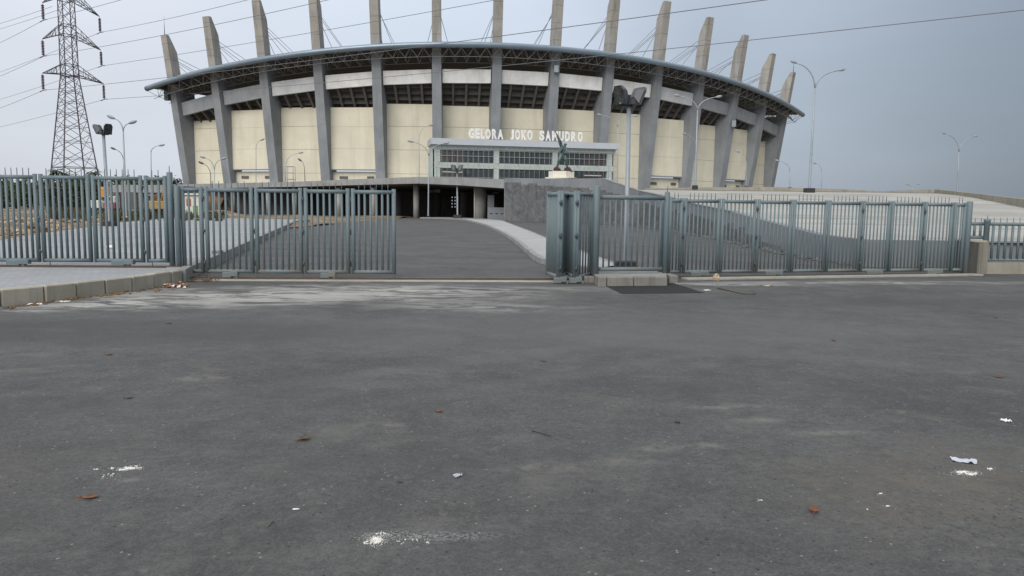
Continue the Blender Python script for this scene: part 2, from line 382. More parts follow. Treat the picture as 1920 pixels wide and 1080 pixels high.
# pale dust where the verge washed onto the road: ragged blotches
dn = g.noise(1.7, 7, .68, g.pos(scale=(.55, 1.35, 1), rot=(0, 0, .12)), .9); dn2 = g.noise(.9, 6, .6, g.pos(scale=(.6, 1.5, 1)), .6)
for cc, rr, rot, am in (((-5.0, 12.9), (3.4, 2.0), .2, 1.0), ((-2.4, 14.0), (4.0, 2.0), .0, 1.0), ((-.6, 12.0), (2.6, 1.0), 0, .45), ((-6.6, 11.6), (1.8, .8), .6, 1.0), ((1.2, 14.9), (3.5, .9), 0, .28),
                        ((15.5, 18.2), (3.8, 1.5), .3, .9), ((8.0, 17.0), (6, .6), .12, .7), ((4.5, 16.2), (3, .5), .0, .7)):
    sp_ = blot(cc, rr, rot, .1, .8)
    c = g.mix(M_(M_(sp_, g.rng(dn, .45, .53, 0, 1)), am * .92), c, (.42, .41, .385)); c = g.mix(M_(M_(sp_, g.rng(dn2, .35, .6)), am * .5), c, (.2, .193, .175))
# worn pale sweep over the middle, darker new-looking sweeps left and right
c = g.mix(M_(blot((1.5, 9.8), (8.5, 2.4), .12, .1, .5), .42), c, (.122, .124, .126))
c = g.mix(M_(blot((-4.8, 9.3), (4.4, 1.3), .03, .45, .25), .5), c, (.05, .05, .052)); c = g.mix(M_(blot((9.5, 13.4), (7.5, 1.1), .06, .2, .5), .5), c, (.05, .049, .048))
for cc, rr, rot, am, col_ in (((-.6, 7.6), (4.6, .32), .62, .3, .125), ((.7, 7.2), (4.6, .3), .62, .26, .125), ((2.6, 8.6), (5.2, .3), -.42, .26, .12), ((1.2, 8.9), (5.0, .28), -.42, .24, .12), ((-2.6, 6.0), (3.4, .4), .2, .3, .052), ((2.0, 6.6), (3.8, .5), .1, .28, .055), ((-.4, 4.6), (2.2, .4), .12, .3, .052)):
    c = g.mix(M_(blot(cc, rr, rot, .0, .8), am), c, (col_, col_ * .99, col_ * .97))       # faint wheel sweeps
# brown mud on the right, with pick marks
mudn = g.noise(3.2, 6, .65); mud = M_(blot((2.75, 4.3), (1.8, 1.2), .3, .1), g.rng(mudn, .36, .62)); c = g.mix(M_(mud, .6), c, (.125, .108, .082))
mud2 = M_(blot((-3.4, 4.0), (1.5, 1.3), .3, .1), g.rng(mudn, .4, .66)); c = g.mix(M_(mud2, .45), c, (.1, .088, .072))
pits = g.noise(34, 4, .65, g.pos(scale=(1, .6, 1), rot=(0, 0, .5))); c = g.mix(M_(M_(blot((2.8, 3.75), (1.5, .8), .2, .1), g.rng(pits, .55, .62)), .65), c, (.026, .024, .021))
for cc, rr in (((1.4, 4.95), (.26, .1)), ((.75, 4.65), (.35, .16)), ((.98, 4.9), (.3, .12)), ((-.95, 5.35), (.3, .1)), ((-2.9, 6.8), (.5, .18)), ((1.75, 6.0), (.6, .2)), ((2.3, 5.3), (.5, .12)), ((-2.2, 4.2), (.1, .05)), ((.3, 4.5), (.6, .14)), ((1.9, 5.6), (.3, .14))):
    c = g.mix(M_(M_(blot(cc, rr, .1, .1, 1.3), g.rng(du2, .4, .58)), .5), c, (.2, .19, .165))
# powder haze dragged out of the lime heap
c = g.mix(M_(M_(blot((-.4, 3.5), (.5, .09), .02, .02, .6), g.rng(agg, .35, .75)), .5), c, (.34, .34, .335))
c = g.mix(1.0, c, (.955, .975, 1.0), 'MULTIPLY')
b1 = g.bump(agg, .004, .5); b2 = g.bump(grain, .004, .7, b1); b3 = g.bump(mid, .008, .45, b2)
M['asphalt'] = g.done(c, g.rng(big, .3, .7, .88, .74), .32)

# ramp plaza: pale broom-finished concrete with pour bands
g = G('ramp_concrete')
bn = g.noise(.16, 5, .6); fn = g.noise(5, 5, .6); sk = g.noise(1.0, 6, .62, g.pos(scale=(.12, .95, 1), rot=(0, 0, .08)))
c = g.mix(g.rng(bn, .35, .65), (.29, .287, .27), (.42, .416, .395))
c = g.mix(g.rng(sk, .46, .66, 0, .8), c, (.235, .225, .2)); c = g.mix(g.rng(fn, .5, .8, 0, .35), c, (.25, .243, .225))
g.bump(fn, .01, .3); M['ramp'] = g.done(c, .9, .2)

# small interlocking pavers far too small to tell apart
def paver(name, c1, c2, cm, sx=.21, sy=.105):
    g = G(name); b = g.n('ShaderNodeTexBrick'); g.l(g.pos(rot=(0, 0, .3)), b.inputs[0])
    b.inputs['Color1'].default_value = (*c1, 1); b.inputs['Color2'].default_value = (*c2, 1); b.inputs['Mortar'].default_value = (*cm, 1)
    b.inputs['Scale'].default_value = 1.0; b.inputs['Brick Width'].default_value = sx; b.inputs['Row Height'].default_value = sy; b.inputs['Mortar Size'].default_value = .006
    bn = g.noise(.35, 5, .6); fn = g.noise(18, 4)
    c = g.mix(g.rng(bn, .38, .7, 0, .55), b.outputs[0], [x * .68 for x in c1]); c = g.mix(g.rng(fn, .45, .8, 0, .3), c, [x * .7 for x in c1])
    ds = g.noise(1.0, 5, .6, g.pos(scale=(.5, 2.2, 1))); c = g.mix(g.rng(ds, .55, .75, 0, .45), c, (.42, .4, .34))
    g.bump(b.outputs['Fac'], .006, -.6); return g.done(c, .85, .3)
M['paving'] = paver('grey_block_paving', (.29, .305, .325), (.33, .345, .36), (.2, .2, .2))
M['island'] = paver('island_paving', (.36, .37, .375), (.4, .405, .41), (.27, .27, .26))

# bare sandy ground
g = G('sandy_ground')
n1 = g.noise(.09, 6, .6); n2 = g.noise(.9, 6, .65); n3 = g.noise(.28, 5, .6, None, .7)
c = g.mix(g.rng(n1, .4, .6), (.2, .145, .09), (.34, .275, .185)); c = g.mix(g.rng(n2, .42, .62, 0, .85), c, (.1, .074, .05))
c = g.mix(g.rng(n3, .56, .68, 0, .75), c, (.085, .095, .045)); g.bump(n2, .08, .6); M['ground'] = g.done(c, .95, .15)

# rough stone-chip cladding
g = G('chip_cladding')
v = g.n('ShaderNodeTexVoronoi'); v.inputs['Scale'].default_value = 4.2; g.l(g.pos(), v.inputs['Vector'])
n1 = g.noise(1.5, 6, .7); n2 = g.noise(.3, 4)
c = g.mix(g.rng(n1, .36, .66), (.085, .088, .092), (.16, .165, .17)); c = g.mix(g.rng(v.outputs['Distance'], .0, .45, .3, 0), c, (.05, .05, .05))
c = g.mix(g.rng(n2, .5, .7, 0, .5), c, (.2, .2, .2)); g.bump(v.outputs['Distance'], .05, .8); M['clad'] = g.done(c, .9, .25)

# ================================================================== SETTING
W = [(-1.06, 89.8, 5.08), (9.4, 80, 4.85), (12.4, 74, 3.42), (12.7, 61, 2.62), (12.3, 51, 2.02), (11.6, 40, 1.56), (10.85, 31.8, 1.15), (10.5, 25.7, .82), (10.3, 21.9, .8)]   # ramp wall x, y, top
solo('ground', MB().poly([(-1800, -300, -.06), (1800, -300, -.06), (1800, 3500, -.06), (-1800, 3500, -.06)]), M['ground'], kind='structure')
KL = [gp(0, 575), gp(90, 566), gp(170, 556), gp(250, 545.5), gp(300, 537.5), gp(342, 530)]
KL = [(p.x, p.y) for p in KL]; PE = gp(349, 501, .25)
road = [(-80, -30), (80, -30), (80, 24), (11, 22)] + [(x, y) for x, y, z in reversed(W)] + [(-1, 128), (-20, 132), (-70, 150), (-70, 120), (-26, 118), (-19.5, 72), (-18.7, 64.7), (PE.x + .0, PE.y), (-20, 10), (-80, 10)]
def sheet(pts, z):
    m = MB().poly([(x, y, z) for x, y in pts]); bm = bmesh.new(); me = m.mesh('t'); bm.from_mesh(me)
    bmesh.ops.triangulate(bm, faces=bm.faces[:]); bm.to_mesh(me); bm.free(); return me
o = put('road', sheet(road, 0.0), None, None, M['asphalt']); props(o, kind='structure')

# left paved area, a kerb height above the road
plaza = [(-9.6, 8.2)] + [(x - .03, y) for x, y in KL[:-1]] + [(KL[-1][0] - .04, KL[-1][1] + .03), (PE.x, PE.y), (-18.85, 64.7), (-19.6, 72), (-34, 75), (-27.3, 51.4), (-18.2, 26.5), (-14.8, 17.6), (-60, 17.6), (-60, -6), (-15, 2)]
o = put('paved_plaza', sheet(plaza, .25), None, None, M['paving']); props(o, kind='structure')
# retaining edge of the plaza along the drive
mb = MB()
for a, b in zip(plaza[6:9], plaza[7:10]):
    dx, dy = b[0] - a[0], b[1] - a[1]; L = math.hypot(dx, dy); nx, ny = dy / L * .09, -dx / L * .09
    mb.hexa([(a[0] - nx, a[1] - ny, -.1), (a[0] + nx, a[1] + ny, -.1), (b[0] + nx, b[1] + ny, -.1), (b[0] - nx, b[1] - ny, -.1),
             (a[0] - nx, a[1] - ny, .262), (a[0] + nx, a[1] + ny, .262), (b[0] + nx, b[1] + ny, .262), (b[0] - nx, b[1] - ny, .262)])
solo('plaza_edge', mb, M['kerbgrey'], kind='structure')

# kerb stones, one object per stone
def kerb_run(name, pts, length, width, z0, z1, mat, side=1, gap=.012, nmax=300, seed=1):
    root = put(name, None); ORG[root] = Vector((0, 0, 0)); props(root, kind='structure'); rnd = random.Random(seed)
    P = [Vector((p[0], p[1], 0)) for p in pts]; cum = [0]
    for a, b in zip(P, P[1:]): cum.append(cum[-1] + (b - a).length)
    def pt(s):
        for i in range(len(P) - 1):
            if s <= cum[i + 1] or i == len(P) - 2: return P[i].lerp(P[i + 1], (s - cum[i]) / (cum[i + 1] - cum[i]))
    s = 0; rest = MB(); k = 0
    while s < cum[-1] - .1:
        e = min(s + length * rnd.uniform(.93, 1.07), cum[-1]); a, b = pt(s + gap), pt(e - gap); d = (b - a); rz = math.atan2(d.y, d.x)
        nrm = Vector((-d.y, d.x, 0)).normalized() * side; c = (a + b) / 2 + nrm * (width / 2 + rnd.uniform(-.012, .012))
        h = z1 - z0 + rnd.uniform(-.006, .006); m = MB() if k < nmax else rest
        m.bbox((c.x, c.y, z0 + h / 2), (d.length, width, h), rz + rnd.uniform(-.006, .006), .018)
        if k < nmax: part('kerb_stone', m, mat, root)
        s = e; k += 1
    if rest.v: part('far_kerb', rest, mat, root, kind='stuff')
    return root
kerb_run('sidewalk_kerb', [(-12.5, 4.9), (-9.6, 8.2)] + KL, .62, .17, -.05, .262, M['kerb'], side=1, gap=.009)

# island between drive and right-hand road
ilp = [gp(1108, 516), gp(1025, 497), gp(1000, 487), gp(960, 452), gp(930, 434), gp(905, 423), gp(870, 413.8), gp(830, 411), gp(787, 409.6)]
irp = [gp(1162, 497, .15), gp(1124, 483, .15), gp(1025, 446, .15), gp(1000, 435.6, .15), gp(955, 418.5, .15), Vector((-1.2, 86, 0)), Vector((-4.5, 103, 0)), Vector((-9, 110, 0))]
def smooth_line(P, n=4):
    o = []
    for i in range(len(P) - 1):
        p0, p1, p2, p3 = P[max(i - 1, 0)], P[i], P[i + 1], P[min(i + 2, len(P) - 1)]
        for k in range(n):
            t = k / n; o.append(.5 * ((2 * p1) + (p2 - p0) * t + (2 * p0 - 5 * p1 + 4 * p2 - p3) * t * t + (3 * p1 - p0 - 3 * p2 + p3) * t ** 3))
    return o + [P[-1]]
ils = smooth_line(ilp)
o = put('traffic_island', sheet([(p.x + .1, p.y) for p in ils] + [(p.x, p.y) for p in reversed(irp)], .165), None, None, M['island']); props(o, kind='structure')
kerb_run('island_kerb', [(p.x, p.y) for p in ils], 1.0, .18, -.03, .178, M['kerbgrey'], side=-1, nmax=60, seed=3)
kerb_run('island_inner_kerb', [(p.x, p.y) for p in irp[:6]], 1.2, .16, -.03, .175, M['kerbgrey'], side=1, nmax=40, seed=4)

# rail bed and rails
RB = [gp(345, 527), gp(700, 524), gp(1112, 521)]
def bar_strip(a, b, w, z0, z1):
    a = Vector(a); b = Vector(b); d = (b - a).normalized(); n = Vector((-d.y, d.x, 0)) * w / 2
    P = [a - n, b - n, b + n, a + n]; return MB().hexa([(p.x, p.y, z0) for p in P] + [(p.x, p.y, z1) for p in P])
GA, GB = Vector((-7.3, 16.05, 0)), Vector((2.0, 16.85, 0))
gdir = (GB - GA).normalized(); gn = Vector((-gdir.y, gdir.x, 0))
solo('rail_bed', bar_strip(GA - gn * .08, GB - gn * .08, .95, -.03, .006), M['railbed'], kind='structure')
def rail(a, b, z, lab):
    solo('gate_rail', bar_strip(a, b, .035, z - .02, z + .022), M['rail'], lab, 'rail', 'gate rails', loc=(a.x, a.y, 0))
rail(GA - gn * .15, GB - gn * .15, .006, 'thin rusty rail across the open driveway under the folding gate, nearer of two')
rail(GA + gn * .12, GB + gn * .12, .006, 'thin rusty rail across the open driveway under the folding gate, farther of two')
LA, LB = Vector((-18, 15.2, 0)), Vector((-7.0, 16.1, 0))
ldir = (LB - LA).normalized(); ln_ = Vector((-ldir.y, ldir.x, 0))
rail(LA - ln_ * .32, LB - ln_ * .32 - ldir * .35, .25, 'rusty rail on the raised left pavement, nearer the kerb')
rail(LA - ln_ * .02, LB - ln_ * .02 - ldir * .15, .25, 'rusty rail on the raised left pavement, right below the left fence')
RA, RBv = Vector((3.55, 17.55, 0)), Vector((12.1, 19.75, 0))
rdir = (RBv - RA).normalized(); rn = Vector((-rdir.y, rdir.x, 0))
solo('pale_rail_bed', bar_strip(RA - rn * .42 + rdir * .35, RBv - rn * .3, .34, -.03, .035), M['railbed'], kind='structure')
rail(RA - rn * .1 + rdir * .4, RBv - rn * .05, .02, 'dark rail behind the pale concrete strip below the right fence')
dp = [gp(1135, 536), gp(1170, 531), gp(1262, 531), gp(1322, 549.5), gp(1240, 550.5), gp(1165, 551)]
o = put('asphalt_patch', sheet([(p.x, p.y) for p in dp], .005), None, None, M['asph_new']); props(o, kind='structure')

# left dirt field with low heaps
rnd = random.Random(5); mb = MB(); nx_, ny_ = 70, 60
hs = [(rnd.uniform(-75, -18), rnd.uniform(25, 120), rnd.uniform(1.5, 5), rnd.uniform(.1, .55)) for _ in range(90)]
def fieldz(x, y):
    z = -.02
    for a, b, r, h in hs:
        d = ((x - a) ** 2 + (y - b) ** 2) / (r * r)
        if d < 4: z += h * math.exp(-d * 1.6)
    # never above the paving
    edge = -18.2 - (y - 26.5) * .366 if y < 75 else -34
    return min(z, .2 + max(0, (edge - 1.0 - x)) * .35)
vs = [(lerp(-100, -15.5, i / nx_), lerp(18, 130, j / ny_), 0) for j in range(ny_ + 1) for i in range(nx_ + 1)]
vs = [(x, y, fieldz(x, y)) for x, y, z in vs]
mb.add(vs, [(j * (nx_ + 1) + i, j * (nx_ + 1) + i + 1, (j + 1) * (nx_ + 1) + i + 1, (j + 1) * (nx_ + 1) + i) for j in range(ny_) for i in range(nx_)], True)
solo('dirt_field', mb, M['ground'], kind='structure')
mb = MB()
mbr = MB()
for k in range(1300):
    y = rnd.uniform(19, 75); x = -18.4 - (y - 26.5) * .366 - abs(rnd.gauss(0, 9)) - .5
    r = rnd.uniform(.05, .2) * (1.6 if rnd.random() < .1 else 1)
    (mb if k % 3 else mbr).blob((x, y, fieldz(x, y) + r * .25), r, (rnd.uniform(.8, 1.5), rnd.uniform(.8, 1.3), rnd.uniform(.4, .8)), k, .3)
solo('clods', mbr, M['earth'], 'dark clods of earth between the rubble on the bare field', 'clods', kind='stuff')
solo('rubble', mb, M['rubble'], 'pale broken rubble and stones strewn over the bare field behind the left fence', 'rubble', kind='stuff')
mb = MB()
for k in range(1500):
    y = rnd.uniform(60, 150); x = rnd.uniform(-.62, -.38) * y; h = rnd.uniform(.3, 1.1); a = rnd.uniform(0, 3.14); w = rnd.uniform(.15, .5)
    mb.add([(x - w * math.cos(a), y - w * math.sin(a), 0), (x + w * math.cos(a), y + w * math.sin(a), 0), (x + rnd.uniform(-.3, .3), y, h)], [(0, 1, 2)])
solo('scrub', mb, M['leaf3'], 'rough scrub and weeds on the field in front of the trees', 'scrub', kind='stuff')

# ================================================================== FENCES AND GATES
def bar_mesh(h, r, spike=.12, n=8):
    mb = MB().tube((0, 0, 0), (0, 0, h), r, n=n)
    if spike: mb.path([(0, 0, h), (0, 0, h + .05 + spike), (0, 0, h + .07 + spike)], [.0085, .0085, .003], 5)
    return mb.mesh('bar')
BM = {}
def leaf(root, a, b, z0, z1, nb, r=.043, br=.028, spike=.12, name='leaf', rails=True):
    a = Vector(a); b = Vector(b); d = (b - a); d.z = 0; L = d.length; d.normalize(); up = Vector((0, 0, 1))
    q = [a + up * z0, b + up * z0, b + up * z1, a + up * z1]
    mb = MB()
    i0, i1 = a + d * r, b - d * r
    mb.tube(i0 + up * (z0), i0 + up * (z1 + r * .6), r, n=10).tube(i1 + up * z0, i1 + up * (z1 + r * .6), r, n=10)
    mb.tube(i0 + up * (z0 + r), i1 + up * (z0 + r), r * .98, n=10).tube(i0 + up * (z1 - r), i1 + up * (z1 - r), r * .98, n=10)
    o = part(name, mb, M['fence'], root)
    h = (z1 - z0) - 2 * r; key = (round(h, 3), br, spike)
    if key not in BM: BM[key] = bar_mesh(h, br, spike); BM[key].materials.append(M['fence'])
    for k in range(nb):
        t = (k + 1) / (nb + 1); p = i0.lerp(i1, t) + up * (z0 + r); inst('bar', BM[key], o, p)
    if spike:   # thin points over the stiles too
        pass
    return o
def hinges(root, p, z0, z1, off):
    for t in (.12, .5, .88):
        z = lerp(z0, z1, t); part('hinge', MB().tube(p + off + Vector((0, 0, z - .06)), p + off + Vector((0, 0, z + .06)), .017, n=8).box(p + off * .6 + Vector((0, 0, z)), (.07, .02, .05)), M['galv_dark'], root)
def roller(root, p, ang, z, w=.34):
    ca, sa = math.cos(ang), math.sin(ang)
    mb = MB().bbox((p.x, p.y, z + .07), (w * .55, .12, .11), ang, .012)
    mb.bbox((p.x + ca * w * .42, p.y + sa * w * .42, z + .095), (w * .45, .14, .1), ang, .012)
    mb.tube((p.x + sa * .05 + ca * .2, p.y - ca * .05 + sa * .2, z + .035), (p.x - sa * .05 + ca * .2, p.y + ca * .05 + sa * .2, z + .035), .035, n=10)
    part('roller', mb, M['fence'], root)

# left parked sliding gate on the raised pavement
YL = lambda px: lerp(15.85, 16.2, px / 320.0)
def lp(px): q = at(px, 400, YL(px)); return Vector((q.x, q.y, 0))
edges = [-125, -24, 74, 172, 270.5, 316]
root = thing('sliding_gate', 'grey green barred gate section standing on the raised left pavement', 'gate', lp(120) + Vector((0, 0, .25)), 'barred gate sections')
for i in range(5):
    a, b = lp(edges[i] + 1.2), lp(edges[i + 1] - 1.2)
    leaf(root, a, b, .33, 2.17, 7 if i < 4 else 2, .044, .029, .13)
    if i in (2, 4): hinges(root, a, .33, 2.17, Vector((-.015, -.04, 0)))
for px in (25, 222): roller(root, lp(px) - Vector((0, .07, 0)), math.atan2(ldir.y, ldir.x), .25, .5)
part('drop_bolt', MB().tube(lp(89) + Vector((0, 0, .25)), lp(89) + Vector((0, 0, .4)), .012, n=6).tube(lp(282) + Vector((0, 0, .25)), lp(282) + Vector((0, 0, .4)), .012, n=6), M['fence'], root)
def post(px, Y, ztop, r, zb, lab, grp='round gate posts', spike=True):
    q = at(px, 420, Y); mb = MB().lathe((q.x, q.y, zb), [(r, 0), (r, ztop - zb - .02), (r * .7, ztop - zb)], 14)
    if spike: mb.tube((q.x, q.y, ztop), (q.x, q.y, ztop + .13), .009, n=5)
    return solo('gate_post', mb, M['fence'], lab, 'post', grp, loc=(q.x, q.y, zb))
post(321, 16.22, 2.28, .062, .22, 'tall round post at the right end of the left fence, the taller of a pair')
post(333.5, 16.15, 1.98, .058, 0.0, 'shorter round post just left of the folding gate across the drive')

# folding gate across the drive
YG = lambda px: lerp(16.25, 16.62, (px - 339) / 404.0)
def gl(px): q = at(px, 430, YG(px)); return Vector((q.x, q.y, 0))
edges = [339, 383.5, 477, 569, 657.5, 743.5]
root = thing('folding_gate', 'grey green barred folding gate half closed across the driveway', 'gate', gl(540), 'barred gate sections')
for i in range(5):
    a, b = gl(edges[i] + 1), gl(edges[i + 1] - 1)
    leaf(root, a, b, .1, 1.955, 2 if i == 0 else 6, .046, .026, .13)
    if i in (1, 3): hinges(root, a, .1, 1.95, Vector((-.012, -.045, 0)))
    if i in (2, 4): hinges(root, a, .1, 1.95, Vector((-.012, .03, 0)))
for px in (426, 610): roller(root, gl(px) - Vector((0, .06, 0)), math.atan2(gdir.y, gdir.x), .004, .36)
part('drop_bolt', MB().tube(gl(741) + Vector((0, 0, .005)), gl(741) + Vector((0, 0, .15)), .011, n=6).tube(gl(567) + Vector((0, 0, .005)), gl(567) + Vector((0, 0, .15)), .011, n=6).tube(gl(480) + Vector((0, 0, .005)), gl(480) + Vector((0, 0, .15)), .011, n=6), M['fence'], root)

# folded stack of leaves on the right of the opening
def fp(px, Y): q = at(px, 440, Y); return Vector((q.x, q.y, 0))
root = thing('folding_gate', 'grey green barred gate folded up like an accordion beside the driveway opening', 'gate', fp(1060, 16.4), 'barred gate sections')
zig = [fp(1027, 16.95), fp(1049, 15.98), fp(1052, 15.98), fp(1062, 17.0), fp(1064, 17.0), fp(1079, 16.0), fp(1082, 16.0), fp(1110, 16.95)]
for i in range(4):
    leaf(root, zig[2 * i], zig[2 * i + 1], .1, 1.955, 6 if i < 3 else 4, .046 if i < 3 else .038, .026 if i < 3 else .019, .0)
hinges(root, zig[1], .1, 1.95, Vector((.03, -.03, 0))); hinges(root, zig[5], .1, 1.95, Vector((.03, -.03, 0)))
pass
roller(root, fp(1047, 15.95), .1, .004, .3); roller(root, fp(1076, 15.97), .1, .004, .3)

# fixed panel on its kerb
post(1118, 16.35, 2.1, .075, .1, 'thick round post between the folded gate leaves and the short fixed fence panel', spike=False)
post(1113, 17.3, 2.0, .06, .1, 'round post standing just behind the thick post beside the folded gate leaves', spike=False)
post(1249.5, 16.75, 2.0, .06, .15, 'round post between the short fixed panel and the long right fence')
post(1240.5, 17.1, 1.92, .06, .15, 'round post right behind the one between fixed panel and right fence', spike=False)
YF = lambda px: lerp(16.45, 16.72, (px - 1124) / 120.0)
def ff(px): q = at(px, 430, YF(px)); return Vector((q.x, q.y, 0))
root = thing('barred_fence', 'short fixed barred fence panel without points, standing on a concrete kerb', 'fence', ff(1185), 'barred gate sections')
a, b = ff(1124), ff(1243)
for z_ in (1.86, .28): fr_o = part('rail', MB().tube(a + Vector((0, 0, z_)), b + Vector((0, 0, z_)), .048, n=10), M['fence'], root)
fr_o = root
bmx = MB().tube((0, 0, 0), (0, 0, 1.55), .02, n=8).mesh('bar'); bmx.materials.append(M['fence'])
for k in range(11): inst('bar', bmx, fr_o, a.lerp(b, (k + .8) / 11.3) + Vector((0, 0, .29)))
# its kerb and concrete top
pk = [gp(1098, 527, 0), gp(1122, 536.5, 0), gp(1252, 535.5, 0), gp(1266, 528, 0)]
kr = put('panel_kerb', None); ORG[kr] = Vector((0, 0, 0)); props(kr, kind='structure')
q0, q1 = gp(1120, 537), gp(1252, 536)
for k, (t0, t1) in enumerate(((0, .12), (.13, .5), (.51, .985))):
    A_, B_ = q0.lerp(q1, t0), q0.lerp(q1, t1); c_ = (A_ + B_) / 2; d_ = B_ - A_
    part('kerb_stone', MB().bbox((c_.x, c_.y + .1, .085), (d_.length, .2, .23), math.atan2(d_.y, d_.x), .02), M['kerbold'], kr)
c_ = gp(1108, 529); part('kerb_stone', MB().bbox((c_.x, c_.y, .06), (.34, .2, .15), .1, .02), M['kerbold'], kr)
c_ = gp(1259, 530); part('kerb_stone', MB().bbox((c_.x, c_.y + .2, .07), (.2, .6, .2), .1, .02), M['kerbold'], kr)
base = [q0 + Vector((0, .2, 0)), q1 + Vector((0, .2, 0)), gp(1264, 528) + Vector((.05, 1.0, 0)), gp(1105, 520) + Vector((.0, 1.0, 0))]
part('concrete_top', MB().prism([(p.x, p.y) for p in base], -.02, .185), M['kerbgrey'], kr)

# long right fence
YR = lambda px: 17.75 * (1 + .105 * max(0, (px - 1250) / 565.0) ** 1.0)
def rp(px): q = at(px, 440, YR(px)); return Vector((q.x, q.y, 0))
edges = [1252, 1280, 1350, 1417, 1484, 1549.5, 1614, 1668, 1730, 1785, 1809]
root = thing('sliding_gate', 'long grey green barred fence with points along its top, running to the right pier', 'fence', rp(1530), 'barred gate sections')
nbs = [2, 7, 7, 7, 7, 7, 6, 7, 6, 2]
for i in range(10):
    a, b = rp(edges[i] + .8), rp(edges[i + 1] - .8)
    leaf(root, a, b, .09, 1.86, nbs[i], .042, .019, .13)
    if i in (1, 3, 6, 8): hinges(root, a, .09, 1.86, Vector((-.01, -.04, 0)))
for px in (1306, 1446, 1635, 1748): roller(root, rp(px) - Vector((0, .06, 0)), math.atan2(rdir.y, rdir.x), .004, .5)
part('drop_bolt', MB().tube(rp(1352) + Vector((0, 0, .0)), rp(1352) + Vector((0, 0, .1)), .011, n=6), M['fence'], root)
post(1815.5, 19.65, 1.92, .075, -.05, 'square-topped round post at the right end of the long fence, beside the dark pier', spike=False)

# right pier, low wall and the fence on it
q = [gp(1816, 526), gp(1836, 530), gp(1851, 532)]
x0, x1 = at(1815, 500, 20.0).x, at(1849, 500, 20.0).x
root = thing('gate_pier', 'square rendered pier with a dark front face at the right end of the long fence', 'pier', (x0, 19.9, 0))
part('pier_shaft', MB().hexa([(at(1836, 500, 19.6).x, 19.6, -.1), (at(1851, 500, 19.9).x, 19.9, -.1), (at(1851, 500, 19.9).x + .2, 20.9, -.1), (at(1836, 500, 19.6).x, 20.9, -.1),
                              (at(1836, 500, 19.6).x, 19.6, .86), (at(1851, 500, 19.9).x, 19.9, .86), (at(1851, 500, 19.9).x + .2, 20.9, .86), (at(1836, 500, 19.6).x, 20.9, .86)]), M['pier'], root)
xa = at(1813, 500, 20.0).x
part('shaded_face', MB().hexa([(xa, 20.0, -.1), (at(1836, 500, 19.63).x - .003, 19.63, -.1), (at(1836, 500, 19.63).x - .003, 20.8, -.1), (xa, 20.8, -.1), (xa, 20.0, .84), (at(1836, 500, 19.63).x - .003, 19.63, .84), (at(1836, 500, 19.63).x - .003, 20.8, .84), (xa, 20.8, .84)]), M['piershade'], root, label='left face of the pier with its shade put into a darker colour')
part('cap', MB().box(((xa + at(1842, 500, 20.0).x) / 2, 20.3, .875), (at(1842, 500, 20.0).x - xa + .04, .8, .035)), M['kerb'], root)
wx0 = at(1851, 500, 19.9).x + .003
solo('low_wall', MB().hexa([(wx0, 19.9, -.1), (wx0 + 9, 20.9, -.1), (wx0 + 9, 21.25, -.1), (wx0, 20.25, -.1), (wx0, 19.9, .3), (wx0 + 9, 20.9, .3), (wx0 + 9, 21.25, .3), (wx0, 20.25, .3)]), M['pier'],
     'low rendered concrete wall carrying a barred fence at the right edge', 'wall', loc=(wx0, 19.9, 0))
root = thing('fence', 'barred fence on the low rendered wall right of the pier', 'fence', (wx0, 20.05, .3))
def wf(t): return Vector((wx0 + 9 * t, 20.07 + t, 0))
q = at(1850, 430, 20.05)
part('post', MB().lathe((q.x, 20.05, .3), [(.07, 0), (.07, 1.08), (.085, 1.1), (.085, 1.15), (.05, 1.17)], 14).tube((q.x, 20.05, 1.47), (q.x, 20.05, 1.56), .01, n=5), M['fence'], root)
n_b = 48
mb = MB().tube(wf(0) + Vector((0, 0, .37)), wf(1) + Vector((0, 0, .37)), .035, n=8).tube(wf(0) + Vector((0, 0, 1.33)), wf(1) + Vector((0, 0, 1.33)), .045, n=8)
part('rail', mb, M['fence'], root)
bmy = bar_mesh(.95, .034, .11); bmy.materials.append(M['fence'])
for k in range(n_b): inst('bar', bmy, root, wf((k + 1.1) / n_b) + Vector((0, 0, .38)))
# the short run above the pier
root2 = thing('short_fence', 'tiny two-bar fence piece on top of the dark pier', 'fence', (xa, 20.2, .9))
pa, pb = Vector((xa - .05, 20.2, 0)), Vector((q.x - .05, 20.1, 0))
part('rail', MB().tube(pa + Vector((0, 0, 1.33)), pb + Vector((0, 0, 1.33)), .045, n=8).tube(pa + Vector((0, 0, .97)), pb + Vector((0, 0, .97)), .045, n=8), M['fence'], root2)
bmz = bar_mesh(.33, .034, .11); bmz.materials.append(M['fence'])
for t in (.3, .55, .85): inst('bar', bmz, root2, pa.lerp(pb, t) + Vector((0, 0, .985)))

# ================================================================== STADIUM
R0, STEP, AX, LEAN, T0, D0 = 106.13, 10.47 / 106.13, -.0781, .1493, -.0294, 140.0
AV = np.array([math.sin(AX), math.cos(AX)]); BV = np.array([math.cos(AX), -math.sin(AX)])
def th(i): return (i - 5) * STEP + T0
def SP(i, rr, z):
    t = th(i); q = AV * (D0 + R0 - rr * math.cos(t)) + BV * rr * math.sin(t); return Vector((q[0], q[1], z))
def fr(z, o=0.0): return R0 + LEAN * (z - 5) + o
def pv(c, i): return float(np.polyval(c, th(i)))
CT = [3.399, .027, -15.781, 2.85, 29.714]; CBT = [-1.157, 1.075, -13.399, 2.673, 26.247]; CBB = [.504, .958, -14.033, 2.754, 23.912]; CP = [6.104, -1.628, -24.774, 4.772, 41.978]
WZ = [18, 19.5, 19.9, 19.7, 20.5, 20.3, 20.2, 20.4, 20.3, 19.7, 19.4, 19.2, 17.6]
DECK = 4.05
